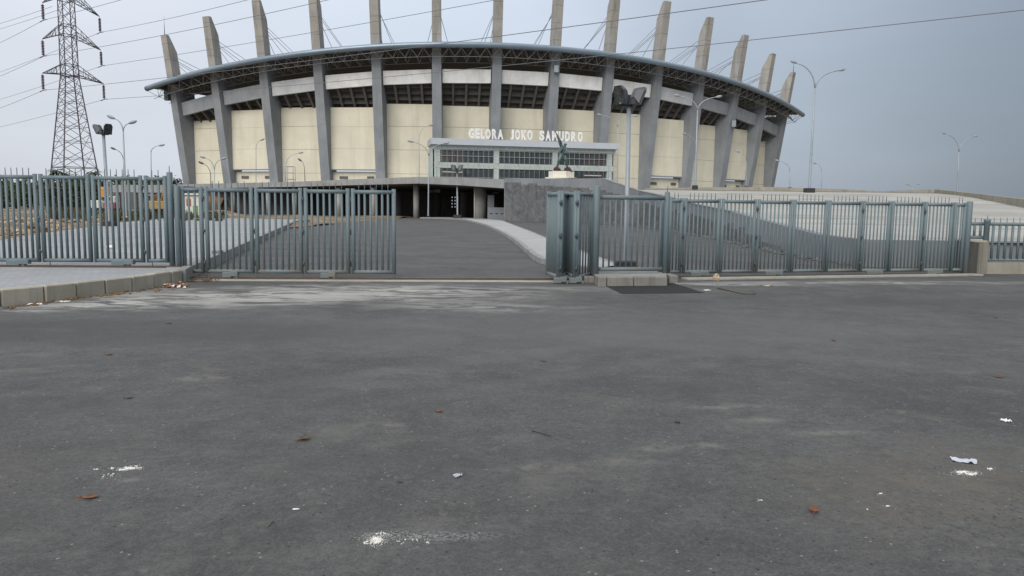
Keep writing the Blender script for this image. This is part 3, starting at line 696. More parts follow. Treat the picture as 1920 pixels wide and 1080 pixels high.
stad = thing('stadium', 'large grey and cream round stadium with concrete masts and a curved roof', 'stadium', SP(5, R0, DECK))
def radial_slab(i, w0, w1, sec):   # sec: list of (r_out, r_in, z); thickness w
    mb = MB(); vs = []; n = len(sec)
    for k, (ro, ri, z) in enumerate(sec):
        w = lerp(w0, w1, k / (n - 1)) / 2; t = th(i); tn = Vector((AV[0] * math.sin(t) + BV[0] * math.cos(t), AV[1] * math.sin(t) + BV[1] * math.cos(t), 0))
        po, pi = SP(i, ro, z), SP(i, ri, z); vs += [po - tn * w, po + tn * w, pi + tn * w, pi - tn * w]
    fs = [(3, 2, 1, 0), tuple(4 * (n - 1) + q for q in range(4))]
    for k in range(n - 1):
        for a in range(4): b = (a + 1) % 4; fs.append((4 * k + a, 4 * k + b, 4 * k + 4 + b, 4 * k + 4 + a))
    return mb.add(vs, fs)
for i in range(14):
    zt = pv(CT, i); ztop = zt - .9
    part('column', radial_slab(i, 1.78, 1.62, [(fr(3.5), R0 - 3.2, 3.5), (fr(zt * .6), R0 - 3.0, zt * .6), (fr(ztop), fr(ztop) - 4.6, ztop)]), M['col'], stad)
    zp = pv(CP, i); zb = ztop + .003; ri = -2.05
    mst = radial_slab(i, 1.6, 1.5, [(fr(zb), fr(zb, ri), zb), (fr(zp - 2.9), fr(zp - 2.9, ri + .15), zp - 2.9), (fr(zp), fr(zp, -.62), zp)])
    fo = part('mast', mst, M['fin'], stad)
    mb = MB()
    for j in (1, 2):     # tie holes in the mast's flank
        pass
    for k, (rin, di, zz) in enumerate(((-13, .25, 4.2), (-17, -.2, 4.5), (-22, .05, 3.6), (-12, -.32, 4.8))):
        p0 = SP(i, fr(zp - zz, ri + .1), zp - zz); p1 = SP(i + di, fr(zt, rin), zt + .5); mb.tube(p0, p1, .05, n=4, caps=False)
    part('stay_cable', mb, M['truss'], fo)
    if i in (0, 13): part('lightning_rod', MB().path([SP(i, fr(zp, -.3), zp), SP(i, fr(zp, -.3), zp + 2.0), SP(i, fr(zp, -.3), zp + 3.6)], [.09, .05, .02], 5), M['galv'], fo)
# ring beam, walls, rakers
for i in range(13):
    e0, e1 = .092, .908
    mb = MB(); P8 = []
    for zc in (CBB, CBT):
        for tt, off in ((e0, -.9), (e1, -.9), (e1, -1.5), (e0, -1.5)):
            z = pv(zc, i + tt); P8.append(SP(i + tt, fr(z, off), z))
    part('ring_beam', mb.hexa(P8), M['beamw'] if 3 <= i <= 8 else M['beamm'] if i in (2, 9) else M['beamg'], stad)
    zt = WZ[i]; rw = R0 - 1.5
    def wall_box(z0, z1, ro, th_=.35, a=e0 - .01, b=e1 + .01):
        return MB().hexa([SP(i + a, ro, z0), SP(i + b, ro, z0), SP(i + b, ro - th_, z0), SP(i + a, ro - th_, z0), SP(i + a, ro, z1), SP(i + b, ro, z1), SP(i + b, ro - th_, z1), SP(i + a, ro - th_, z1)])
    if i in (1, 3, 9, 11):
        for z0, z1 in ((8.4, 12.2), (12.2, 16.2), (16.2, zt)): part('wall_panel', wall_box(z0 + .012, z1 - .012, rw + .9, .6), M['cream'], stad)
        part('wall_backing', wall_box(8.5, zt - .2, rw + .8, .5), M['cream'], stad)
        part('wall_panel', wall_box(DECK, 8.0, rw), M['cream'], stad)
        part('drip_edge', wall_box(8.22, 8.397, rw + .94, .7), M['col'], stad)
        part('vent_opening', MB().box(SP(i + .28, rw + .03, 6.9), (1.6, .1, .5), th(i + .3) + .08), M['darkin'], stad)
        part('vent_opening', MB().box(SP(i + .78, rw + .03, 6.9), (1.3, .1, .5), th(i + .7) + .08), M['darkin'], stad)
    else:
        zs = [DECK, 7.7, 12.1, 16.4, zt]
        for z0, z1 in zip(zs, zs[1:]): part('wall_panel', wall_box(z0 + .025, z1 - .025, rw), M['cream'], stad)
        part('wall_backing', wall_box(DECK, zt - .2, rw - .08, .5), M['raker'], stad)
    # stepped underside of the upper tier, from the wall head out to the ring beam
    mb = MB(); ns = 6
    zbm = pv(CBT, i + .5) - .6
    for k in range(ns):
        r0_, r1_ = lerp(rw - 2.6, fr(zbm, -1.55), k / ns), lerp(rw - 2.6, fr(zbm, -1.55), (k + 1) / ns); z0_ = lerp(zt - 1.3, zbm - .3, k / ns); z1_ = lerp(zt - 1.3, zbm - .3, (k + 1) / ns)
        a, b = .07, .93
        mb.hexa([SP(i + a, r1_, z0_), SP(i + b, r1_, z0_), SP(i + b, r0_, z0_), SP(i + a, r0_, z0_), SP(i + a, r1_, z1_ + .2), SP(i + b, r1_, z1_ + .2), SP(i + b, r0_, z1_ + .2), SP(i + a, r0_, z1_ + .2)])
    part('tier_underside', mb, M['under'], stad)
    for t in (.27, .5, .73):
        z0_, z1_ = zt - 2.5, zbm - 1.6; rI, rO = rw - 2.6, fr(zbm, -1.6); w = .02
        P8 = [SP(i + t - w, rO, z1_), SP(i + t + w, rO, z1_), SP(i + t + w, rI, z0_), SP(i + t - w, rI, z0_), SP(i + t - w, rO, z1_ + 1.4), SP(i + t + w, rO, z1_ + 1.4), SP(i + t + w, rI, z0_ + 1.4), SP(i + t - w, rI, z0_ + 1.4)]
        part('raker_beam', MB().hexa(P8), M['raker'], stad)
# left end wall
mb = MB().hexa([SP(-.18, R0 - 1.6, DECK), SP(-.02, R0 - 1.6, DECK), SP(-.02, R0 - 2.2, DECK), SP(-.18, R0 - 2.2, DECK), SP(-.18, R0 - 1.6, 13.2), SP(-.02, R0 - 1.6, 13.2), SP(-.02, R0 - 2.2, 13.2), SP(-.18, R0 - 2.2, 13.2)])
part('end_wall', mb, M['cream'], stad)
# roof: edge tube, sheet, soffit, truss
N = 110; I0, I1 = -.36, 13.3
idx = [lerp(I0, I1, k / N) for k in range(N + 1)]
part('roof_edge', MB().path([SP(t, fr(pv(CT, t), 2.5), pv(CT, t)) for t in idx], .5, 14), M['roofmetal'], stad)
def ringstrip(prof, mat, name):
    vs = []; n = len(prof)
    for t in idx:
        z = pv(CT, t)
        for r, dz in prof: vs.append(SP(t, fr(z, r), z + dz))
    fs = [(k * n + a, k * n + a + 1, (k + 1) * n + a + 1, (k + 1) * n + a) for k in range(N) for a in range(n - 1)]
    part(name, MB().add(vs, fs, True), mat, stad)
ringstrip([(2.4, .42), (-8, .9), (-20, .9), (-30, .2)], M['roofmetal'], 'roof_sheet')
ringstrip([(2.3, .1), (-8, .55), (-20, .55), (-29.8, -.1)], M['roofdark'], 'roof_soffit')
for k, t in enumerate((I0, I1)):
    pass
for i in range(13 + 1):
    mb = MB(); ns = 5; lo = i - (.34 if i == 0 else .0); hi = min(i + 1, I1 - .04); r_ = .042
    c0 = lambda t: SP(t, fr(pv(CT, t), 2.5), pv(CT, t) - .45)
    c1 = lambda t: SP(t, fr(pv(CT, t), 1.1), pv(CT, t) - 1.75)
    c2 = lambda t: SP(t, fr(pv(CT, t), -2.2), pv(CT, t) - 2.2)
    c3 = lambda t: SP(t, fr(pv(CT, t), -.6), pv(CT, t) + .1)
    c4 = lambda t: SP(t, fr(pv(CT, t), -4.2), pv(CT, t) + .25)
    if i == 13: ns = 2
    for k in range(ns):
        a, b = lerp(lo, hi, k / ns), lerp(lo, hi, (k + 1) / ns); m = (a + b) / 2
        for p, q_ in ((c0(a), c1(m)), (c1(m), c0(b)), (c1(m), c3(a)), (c1(m), c3(b)), (c2(m), c3(a)), (c2(m), c3(b)), (c2(m), c4(a)), (c2(m), c4(b)), (c1(m), c2(m))):
            mb.tube(p, q_, r_, n=5, caps=False)
        for cc in (c1, c2): mb.tube(cc(m - (b - a) / 2), cc(m + (b - a) / 2), r_ * 1.25, n=5, caps=False)
        mb.tube(c3(a), c3(b), r_, n=5, caps=False); mb.tube(c4(a), c4(b), r_, n=5, caps=False)
    part('roof_truss', mb, M['truss'], stad)
yq = SP(-.1, R0 + 3, 22).y; p = at(313.5, 176, yq)
part('loudspeaker', MB().bbox(p, (.95, .8, 2.5), -.3, .06).tube(p + Vector((.1, .3, 1.1)), p + Vector((.5, .8, 3.0)), .06, n=5), M['galv_dark'], stad)
for i, z in ((7, 26.8), (10.98, 19.6)):
    p = SP(i, fr(z, .5), z); part('speaker_bracket', MB().bbox(p, (.9, .5, 1.3), 0, .08).tube(p + Vector((0, -.1, .7)), p + Vector((0, .4, 1.2)), .05, n=5), M['lampgrey'], stad)

# ------------------------------------------------------------------ entrance hall in front of the stadium
HA, HB = at(808, 300, 126.0), at(1157, 300, 132.2)
HA.z = HB.z = 0; hd = (HB - HA).normalized(); hn = Vector((hd.y, -hd.x, 0)); HL = (HB - HA).length; hrz = math.atan2(hd.y, hd.x)
def hp(s, o, z): p = HA + hd * s + hn * o; return Vector((p.x, p.y, z))       # s along, o towards the viewer
def hs(px):     # distance along the hall front seen at px
    v = ray(px, 330); a = Vector((v[0], v[1])); den = a.x * hd.y - a.y * hd.x
    t = (HA.x * hd.y - HA.y * hd.x) / den; p = a * t; return (p - HA.xy).dot(hd.xy)
hall = thing('entrance_hall', 'glazed entrance hall with pale frame and grey canopy fascia in front of the stadium', 'entrance', hp(HL / 2, 0, DECK))
def hbox(name, s0, s1, o0, o1, z0, z1, mat, par=None):
    mb = MB().hexa([hp(s0, o1, z0), hp(s1, o1, z0), hp(s1, o0, z0), hp(s0, o0, z0), hp(s0, o1, z1), hp(s1, o1, z1), hp(s1, o0, z1), hp(s0, o0, z1)])
    return part(name, mb, mat, par or hall)
hbox('canopy', -.1, HL + .1, -6, .9, 11.95, 12.95, M['hallfascia'])
hbox('top_beam', .3, HL - .3, -.6, 0, 11.3, 11.94, M['hallwhite'])
hbox('middle_beam', .6, HL - .5, -1.0, -.1, 8.15, 9.1, M['hallwhite'])
hbox('upper_floor', .6, HL - .5, -6, -1.005, 8.3, 8.8, M['darkin'])
hbox('back_wall', .2, HL - .2, -6.3, -6.005, DECK, 11.9, M['halldark'])
hbox('end_wall', .2, .4, -6, -1.1, DECK, 11.9, M['hallwhite']); hbox('end_wall', HL - .4, HL - .2, -6, -1.1, DECK, 11.9, M['hallwhite'])
for x0_, x1_ in ((815, 825.5), (926, 936), (1036, 1045.5), (1138.5, 1147.5)):
    hbox('pillar', hs(x0_), hs(x1_), -1.3, -.15, DECK, 8.14, M['hallwhite']); hbox('pillar', hs(x0_), hs(x1_), -1.3, -.15, 9.11, 11.29, M['hallwhite'])
# steel grid standing in front
gs = .88; ng = int(HL / gs)
grid = part('steel_grid', MB().hexa([hp(0, .5, 10.12), hp(HL, .5, 10.12), hp(HL, .44, 10.12), hp(0, .44, 10.12), hp(0, .5, 10.2), hp(HL, .5, 10.2), hp(HL, .44, 10.2), hp(0, .44, 10.2)]), M['mullion'], hall)
for z in (11.1, 9.0, 8.1, 6.6): hbox('grid_rail', 0, HL, .44, .5, z, z + .07, M['mullion'], grid)
mm = MB().tube((0, 0, 0), (0, 0, 11.93 - DECK), .03, n=5).mesh('grid_bar'); mm.materials.append(M['mullion'])
for k in range(ng + 1): inst('grid_bar', mm, grid, hp(min(k * gs, HL), .47, DECK))
for k in range(9):
    s = hs(822 + k * 37); hbox('grid_bracket', s, s + .07, -.1, .44, 8.95, 9.02, M['mullion'], grid)
# glazing
for x0_, x1_ in ((826, 925.5), (936.5, 1035.5), (1046, 1138)):
    for z0, z1 in ((9.12, 11.28), (DECK, 8.13)): hbox('glass_pane', hs(x0_), hs(x1_), -.92, -.9, z0, z1, M['glass'])
# clay lattice screens inside
for x0_, x1_ in ((829, 867), (1097, 1133)):
    for z0, z1 in ((9.13, 11.1), (DECK + .4, 8.0)):
        mb = MB(); s0, s1 = hs(x0_), hs(x1_); n = int((s1 - s0) / .42); k_ = int((z1 - z0) / .3)
        for k in range(n + 1): s = s0 + (s1 - s0) * k / n; mb.hexa([hp(s, -1.05, z0), hp(s + .14, -1.05, z0), hp(s + .14, -1.25, z0), hp(s, -1.25, z0), hp(s, -1.05, z1), hp(s + .14, -1.05, z1), hp(s + .14, -1.25, z1), hp(s, -1.25, z1)])
        for k in range(k_ + 1): z = z0 + (z1 - z0) * k / k_; mb.hexa([hp(s0, -1.04, z), hp(s1, -1.04, z), hp(s1, -1.26, z), hp(s0, -1.26, z), hp(s0, -1.04, z + .11), hp(s1, -1.04, z + .11), hp(s1, -1.26, z + .11), hp(s0, -1.26, z + .11)])
        part('brick_screen', mb, M['brickred'], hall, label='red clay lattice screen behind the glass')
hbox('lamp_strip', hs(830), hs(868), -.85, -.75, 7.45, 7.62, M['white']); hbox('lamp_strip', hs(1097), hs(1130), -.85, -.75, 7.35, 7.5, M['white'])

# ------------------------------------------------------------------ name sign: one mesh per letter
sign = thing('name_sign', 'white block letters in a row above the entrance canopy', 'sign', hp(HL / 2, -1.2, 12.95))
letters = [('G', 880, 890.8), ('E', 892.2, 900.8), ('L', 902.4, 910), ('O', 911.2, 921.2), ('R', 923.6, 933.2), ('A', 934.5, 945), ('J', 958.5, 964.8), ('O', 967.2, 976.6), ('K', 979, 989), ('O', 990, 1000),
           ('S', 1013, 1022.4), ('A', 1024.5, 1034.4), ('M', 1036.8, 1048.3), ('U', 1049.8, 1058.6), ('D', 1061.2, 1070), ('R', 1072.4, 1082.4), ('O', 1085, 1094)]
dg = None
tmp = []
for ch, a, b in letters:
    cu = bpy.data.curves.new('letter', 'FONT'); cu.body = ch; cu.extrude = .12; cu.offset = .052; cu.size = 1.0
    ob = bpy.data.objects.new('letter', cu); COL.objects.link(ob); tmp.append(ob)
bpy.context.view_layer.update(); dg = bpy.context.evaluated_depsgraph_get()
for ob, (ch, a, b) in zip(tmp, letters):
    me = bpy.data.meshes.new_from_object(ob.evaluated_get(dg)); bpy.data.objects.remove(ob)
    co = np.zeros(len(me.vertices) * 3); me.vertices.foreach_get('co', co); co = co.reshape(-1, 3); mn, mx_ = co.min(0), co.max(0)
    s0, s1 = hs(a), hs(b); sc_ = 1.009; z0, z1 = 13.22, 14.92
    q = (co - mn) / (mx_ - mn); new = np.zeros_like(co)
    for j in range(len(co)):
        p = hp(lerp(s0, s1, q[j][0]), -1.2 + (q[j][2] - .5) * .24, lerp(z0, z1, q[j][1])); new[j] = (p - ORG[sign])[:]
    me.vertices.foreach_set('co', new.reshape(-1)); me.update(); me.name = 'letter'
    o = put('letter', me, sign, None, M['letter']); ORG[o] = ORG[sign]
    sm = (s0 + s1) / 2; part('letter_leg', MB().box(hp(sm - .25, -1.22, 13.09), (.06, .06, .28)).box(hp(sm + .25, -1.22, 13.09), (.06, .06, .28)), M['mullion'], o)

# ------------------------------------------------------------------ podium with the dark underpass
pod = thing('podium', 'raised concrete podium with a dark underpass below it, in front of the stadium', 'podium', (-14, 106, 0))
K = [(at(200, 350, 165), 4.9, 4.1), (at(342, 345.5, 140), None, None), (at(560, 339, 121), None, None), (at(785, 332, 105), None, None), (at(945, 336, 90.4), None, None)]
tops = [at(205, 349, 168), at(342, 345.5, 140), at(560, 340.5, 121), at(700, 334.5, 110.5), at(785, 331.5, 105), at(865, 333, 97.5), at(945, 336, 90.2)]
bots = [at(205, 362, 168).z, at(342, 354, 140).z, at(560, 350, 121).z, at(700, 346, 110.5).z, at(785, 344, 105).z, at(865, 347.5, 97.5).z, at(945, 353, 90.2).z]
for k in range(len(tops) - 1):
    a, b = tops[k], tops[k + 1]; d = (b - a); d.z = 0; n = Vector((-d.y, d.x, 0)).normalized() * .4; a2 = a + d.normalized() * .015; b2 = b - d.normalized() * .015
    part('fascia', MB().hexa([(a2.x, a2.y, bots[k]), (b2.x, b2.y, bots[k + 1]), (b2.x + n.x, b2.y + n.y, bots[k + 1]), (a2.x + n.x, a2.y + n.y, bots[k]),
                              (a2.x, a2.y, a.z), (b2.x, b2.y, b.z), (b2.x + n.x, b2.y + n.y, b.z), (a2.x + n.x, a2.y + n.y, a.z)]), M['podium'], pod)
back = [SP(t, R0 - 2.5, 0) for t in (13, 11, 9, 7, 5, 3, 1, 0)]
dk = [(p.x, p.y + .41) for p in tops[1:]] + [(9.3, 80.5), (9.3, 132)] + [(p.x, p.y) for p in back[3:]]
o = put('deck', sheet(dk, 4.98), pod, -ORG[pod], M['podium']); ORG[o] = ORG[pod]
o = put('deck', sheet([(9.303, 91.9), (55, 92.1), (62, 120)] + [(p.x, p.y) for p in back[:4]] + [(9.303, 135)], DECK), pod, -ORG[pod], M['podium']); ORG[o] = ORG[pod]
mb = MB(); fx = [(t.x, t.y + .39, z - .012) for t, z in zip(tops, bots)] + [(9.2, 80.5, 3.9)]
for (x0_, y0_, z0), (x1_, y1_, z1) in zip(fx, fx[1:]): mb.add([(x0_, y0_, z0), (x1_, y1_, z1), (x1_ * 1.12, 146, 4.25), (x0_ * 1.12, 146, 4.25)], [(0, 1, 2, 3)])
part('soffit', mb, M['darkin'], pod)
def rcol(px, Y, r, z1, mat=None): q = at(px, 400, Y); part('column', MB().lathe((q.x, q.y, -.1), [(r, 0), (r, z1 + .1)], 18), mat or M['roundcol'], pod)
rcol(780.5, 109.5, .44, 4.9)
for px, Y in ((372, 139), (438, 133), (504, 127.5), (553, 123), (636, 117), (700, 112.5)): rcol(px, Y, .42, 4.4)
rcol(901, 101, .82, 4.3, M['roundcol'])
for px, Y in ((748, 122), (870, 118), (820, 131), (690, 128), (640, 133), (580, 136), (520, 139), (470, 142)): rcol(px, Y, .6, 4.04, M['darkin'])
rcol(889.5, 98.5, .06, 4.3, M['offwhite'])
# rear wall of the underpass with a lattice opening
y_b = 137.0
def rw_(px, py): q = at(px, py, y_b); return q.x, q.z
xl, zt_ = rw_(845, 367); xr, zb_ = rw_(867, 391)
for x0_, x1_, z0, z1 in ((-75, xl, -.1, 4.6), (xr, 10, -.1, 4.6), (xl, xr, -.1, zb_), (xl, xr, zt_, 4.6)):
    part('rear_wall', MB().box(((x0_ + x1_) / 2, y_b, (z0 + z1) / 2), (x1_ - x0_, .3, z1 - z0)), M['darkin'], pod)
lat = MB()
for k in range(5): x = lerp(xl, xr, k / 4); lat.box((x, y_b, (zb_ + zt_) / 2), (.36, .9, zt_ - zb_))
for k in range(5): z = lerp(zb_, zt_, k / 4); lat.box(((xl + xr) / 2, y_b + .0, z), (xr - xl, .88, .36))
part('lattice_window', lat, M['darkin'], pod)
# cabinets in the bay by the ramp wall
root = thing('cabinet', 'grey machinery cabinets under the podium next to the ramp wall', 'cabinet', at(930, 413, 96))
a, b = at(914, 412, 96), at(948, 412, 95); zt_ = at(930, 389, 95.5).z
part('body', MB().hexa([(a.x, 96, 0), (b.x, 95, 0), (b.x, 98, 0), (a.x, 98, 0), (a.x, 96, zt_), (b.x, 95, zt_), (b.x, 98, zt_), (a.x, 98, zt_)]), M['cabinet'], root)
a2, b2 = at(914, 412, 97), at(926, 412, 97); part('tower', MB().hexa([(a2.x, 97, zt_), (b2.x, 97, zt_), (b2.x, 98, zt_), (a2.x, 98, zt_), (a2.x, 97, 3.2), (b2.x, 97, 3.2), (b2.x, 98, 3.2), (a2.x, 98, 3.2)]), M['cabinet'], root)
for k in range(3):
    p = a.lerp(b, .2 + .3 * k); part('handle', MB().box((p.x, p.y - .06, zt_ - .75), (.34, .06, .09)), M['block'], root)

# ------------------------------------------------------------------ ramp: plaza sheet, its side wall with stepped stone cladding, far parapet
prof = [(22.0, .76), (25.7, .79), (31.8, 1.1), (40, 1.5), (51, 1.96), (61, 2.5), (74, 3.2), (80, 3.5), (92, 4.02)]
def wx(y):
    for (xa_, ya_, _), (xb_, yb_, _) in zip(W, W[1:]):
        if yb_ <= y <= ya_: return lerp(xa_, xb_, (ya_ - y) / (ya_ - yb_))
    return W[-1][0]
def rxr(y): return lerp(20, 36, (y - 22) / 30) if y < 52 else lerp(36, 52.4, (y - 52) / 40)
def rz_(y):
    for (a, za), (b, zb) in zip(prof, prof[1:]):
        if a <= y <= b: return lerp(za, zb, (y - a) / (b - a))
    return prof[-1][1]
vs = []; rows = [lerp(22, 92, k / 36) for k in range(37)]; ncx = 14
for y in rows:
    x0_ = (wx(y) if y < 80 else 9.4) + .1; x1_ = rxr(y)
    for k in range(ncx + 1): vs.append((lerp(x0_, x1_, k / ncx), y, rz_(y)))
solo('ramp', MB().add(vs, [(j * (ncx + 1) + i, j * (ncx + 1) + i + 1, (j + 1) * (ncx + 1) + i + 1, (j + 1) * (ncx + 1) + i) for j in range(36) for i in range(ncx)], True), M['ramp'], kind='structure')
wl = thing('retaining_wall', 'grey retaining wall along the ramp with stepped dark stone cladding', 'wall', (11, 50, 0))
for k in range(len(W) - 1):
    a, b = Vector(W[k]), Vector(W[k + 1]); d = b - a; d.z = 0; n = Vector((-d.y, d.x, 0)).normalized() * .35
    part('wall_section', MB().hexa([(a.x, a.y, -.1), (b.x, b.y, -.1), (b.x + n.x, b.y + n.y, -.1), (a.x + n.x, a.y + n.y, -.1), (a.x, a.y, a.z), (b.x, b.y, b.z), (b.x + n.x, b.y + n.y, b.z), (a.x + n.x, a.y + n.y, a.z)]), M['wallgrey'], wl)
for k in range(1, 5):
    a, b = Vector(W[k]), Vector(W[k + 1]); d = b - a; d.z = 0; n = Vector((-d.y, d.x, 0)).normalized()
    P_ = [a - n * .04, b - n * .04, b + n * .4, a + n * .4]; za, zb = a.z + .003, b.z + .003
    part('coping', MB().hexa([(P_[0].x, P_[0].y, za), (P_[1].x, P_[1].y, zb), (P_[2].x, P_[2].y, zb), (P_[3].x, P_[3].y, za), (P_[0].x, P_[0].y, za + .03), (P_[1].x, P_[1].y, zb + .03), (P_[2].x, P_[2].y, zb + .03), (P_[3].x, P_[3].y, za + .03)]), M['kerbgrey'], wl)
# front low wall, behind the long fence
for xa_, ya_, xb_, yb_ in ((10.3, 21.897, 16.5, 22.2), (16.503, 22.2, 30, 23.6), (30.003, 23.6, 48, 26)):
    part('wall_section', MB().hexa([(xa_, ya_, -.1), (xb_, yb_, -.1), (xb_, yb_ + .3, -.1), (xa_, ya_ + .3, -.1), (xa_, ya_, .8), (xb_, yb_, .8), (xb_, yb_ + .3, .8), (xa_, ya_ + .3, .8)]), M['wallgrey'], wl)
# cladding pieces: top line from the photograph's steps (distance along wall from the podium end)
clen = [0]
for k in range(len(W) - 1): clen.append(clen[-1] + math.hypot(W[k + 1][0] - W[k][0], W[k + 1][1] - W[k][1]))
def wpt(s):
    for k in range(len(W) - 1):
        if s <= clen[k + 1] or k == len(W) - 2:
            t = (s - clen[k]) / (clen[k + 1] - clen[k]); return Vector(W[k]).lerp(Vector(W[k + 1]), t), (Vector(W[k + 1]) - Vector(W[k]))
s = .15; TOT = clen[-1]; rnd = random.Random(11); k = 0
while s < TOT - 9:
    L_ = 1.25 if s < 20 else 1.5; e_ = min(s + L_, TOT - 8); p, d = wpt((s + e_) / 2); d.z = 0; L2 = e_ - s - .03
    y = p.y; top = p.z - (lerp(.5, 1.25, min(1, s / 14)) if s < 16 else lerp(1.25, .75, min(1, (s - 16) / 30)))
    top = max(.12, round(top / .14) * .14 + (.1 if k % 2 else -.02))
    if y < 36: top = lerp(.1, top, max(0, (y - 27) / 9.0))
    n = Vector((d.y, -d.x, 0)).normalized(); c = p + n * .045
    if top > .06: part('cladding_panel', MB().box((c.x, c.y, top / 2), (L2, .085 + rnd.uniform(-.015, .015), top), math.atan2(d.y, d.x)), M['clad'], wl)
    s = e_; k += 1
# small stones lying along the foot of the wall
mb = MB()
for k in range(130):
    p, d = wpt(rnd.uniform(20, TOT - 1)); d.z = 0; n = Vector((d.y, -d.x, 0)).normalized(); q = p + n * rnd.uniform(.15, .7)
    mb.blob((q.x, q.y, .03), rnd.uniform(.05, .14), (1.2, 1, .6), k, .3)
solo('stones', mb, M['clad'], 'loose dark stones along the foot of the ramp wall', 'stones', kind='stuff')
# parapet: across the crest and down the right side
pr = thing('parapet', 'low concrete parapet along the far crest and right side of the ramp', 'parapet', (40, 92, 4))
pts = [(at(1208, 353.5, 104), at(1208, 358, 104).z), (at(1300, 351.5, 100), at(1300, 357, 100).z), (at(1440, 350.5, 96), at(1440, 358, 96).z), (at(1560, 354, 94), at(1560, 361.5, 94).z), (at(1656, 358.5, 92.6), at(1656, 364, 92.6).z),
       (at(1754, 355, 92.2), at(1754, 367, 92.2).z), (at(1830, 363, 72), at(1830, 376, 72).z), (at(1920, 373.5, 53), at(1920, 389, 53).z), (at(2150, 420, 32), at(2150, 440, 32).z)]
for (a, za), (b, zb) in zip(pts, pts[1:]):
    d = b - a; d.z = 0; n = Vector((-d.y, d.x, 0)).normalized() * .3
    part('parapet_section', MB().hexa([(a.x, a.y, za - 1.2), (b.x, b.y, zb - 1.2), (b.x + n.x, b.y + n.y, zb - 1.2), (a.x + n.x, a.y + n.y, za - 1.2), (a.x, a.y, a.z), (b.x, b.y, b.z), (b.x + n.x, b.y + n.y, b.z), (a.x + n.x, a.y + n.y, a.z)]), M['pier'], pr)

# ------------------------------------------------------------------ statue
pb_ = at(1051.5, 335, 88)
ped = thing('pedestal', 'cream faceted stone pedestal on the podium edge', 'pedestal', (pb_.x, 88, DECK))
def ngon(cx, cy, r, n, rot=0): return [(cx + r * math.cos(2 * math.pi * k / n + rot), cy + r * .8 * math.sin(2 * math.pi * k / n + rot)) for k in range(n)]
zpl, zpt = at(1051, 333, 88).z, at(1051, 321.5, 88).z
part('base_slab', MB().prism(ngon(pb_.x, 88, 1.95, 8, .39), DECK, zpl), M['pedestal'], ped)
part('block', MB().prism(ngon(pb_.x + .05, 88, 1.5, 6, .52 + math.pi / 6 - .2), zpl, zpt), M['pedestal'], ped)
for px in (1044, 1064):
    q = at(px, 320, 87.8); part('rock', MB().blob((q.x, 87.8, zpt + .24), .46, (1.0, .8, .62), px, .12).blob((q.x + .1, 87.6, zpt + .05), .5, (1.0, .8, .3), px + 1, .2), M['rock'], ped, label='dark red rock under the statue')
def sk(px, py, dy=0.0): return at(px, py, 87.8 + dy)
st = thing('statue', 'green bronze statue of a striding figure holding up a flag, on a cream pedestal', 'statue', (pb_.x, 87.8, zpt + .4))
J = {'hip': sk(1054, 290), 'waist': sk(1054.5, 284), 'chest': sk(1056, 277.5), 'neck': sk(1058.5, 273.5), 'hd0': sk(1060, 271, -.05), 'hd1': sk(1060.6, 268.3, -.05),
     'lh': sk(1052, 292, -.1), 'lk': sk(1048.5, 300, -.3), 'la': sk(1045.5, 311, .05), 'lt': sk(1042.6, 312.3, -.2),
     'rh': sk(1056, 292, .1), 'rk': sk(1061, 299, -.25), 'ra': sk(1062.5, 311, .1), 'rt': sk(1065, 312.3, -.15),
     'ls': sk(1052.5, 276.5, -.1), 'le': sk(1049.5, 281.5, -.35), 'lw': sk(1052, 285.5, -.5), 'rs': sk(1060.3, 277, .05), 're': sk(1062.5, 283, -.15), 'rw': sk(1058, 287.5, -.45)}
ED = [('hip', 'waist', 0), ('waist', 'chest', 0), ('chest', 'neck', 0), ('neck', 'hd0', 0), ('hd0', 'hd1', 0), ('hip', 'lh', 0), ('lh', 'lk', 0), ('lk', 'la', 0), ('la', 'lt', 0), ('hip', 'rh', 0), ('rh', 'rk', 0), ('rk', 'ra', 0), ('ra', 'rt', 0),
      ('chest', 'ls', 0), ('ls', 'le', 0), ('le', 'lw', 0), ('chest', 'rs', 0), ('rs', 're', 0), ('re', 'rw', 0)]
RD = {'hip': .33, 'waist': .3, 'chest': .36, 'neck': .1, 'hd0': .21, 'hd1': .19, 'lh': .28, 'lk': .21, 'la': .14, 'lt': .09, 'rh': .28, 'rk': .21, 'ra': .14, 'rt': .09, 'ls': .19, 'le': .14, 'lw': .1, 'rs': .19, 're': .14, 'rw': .1}
names = list(J); me = bpy.data.meshes.new('figure'); me.from_pydata([J[k] - ORG[st] for k in names], [(names.index(a), names.index(b)) for a, b, _ in ED], [])
fig = put('figure', me, st, None, M['bronze']); ORG[fig] = ORG[st]
md = fig.modifiers.new('skin', 'SKIN'); md.use_smooth_shade = True
sv = me.skin_vertices[0].data
for k, nme in enumerate(names): sv[k].radius = (RD[nme], RD[nme]); sv[k].use_root = (nme == 'hip')
fig.modifiers.new('sub', 'SUBSURF').levels = 1; fig.modifiers['sub'].render_levels = 2
part('flag_pole', MB().tube(sk(1043.5, 249, -.5), sk(1062, 312, -.5), .05, n=6), M['bronze'], st)
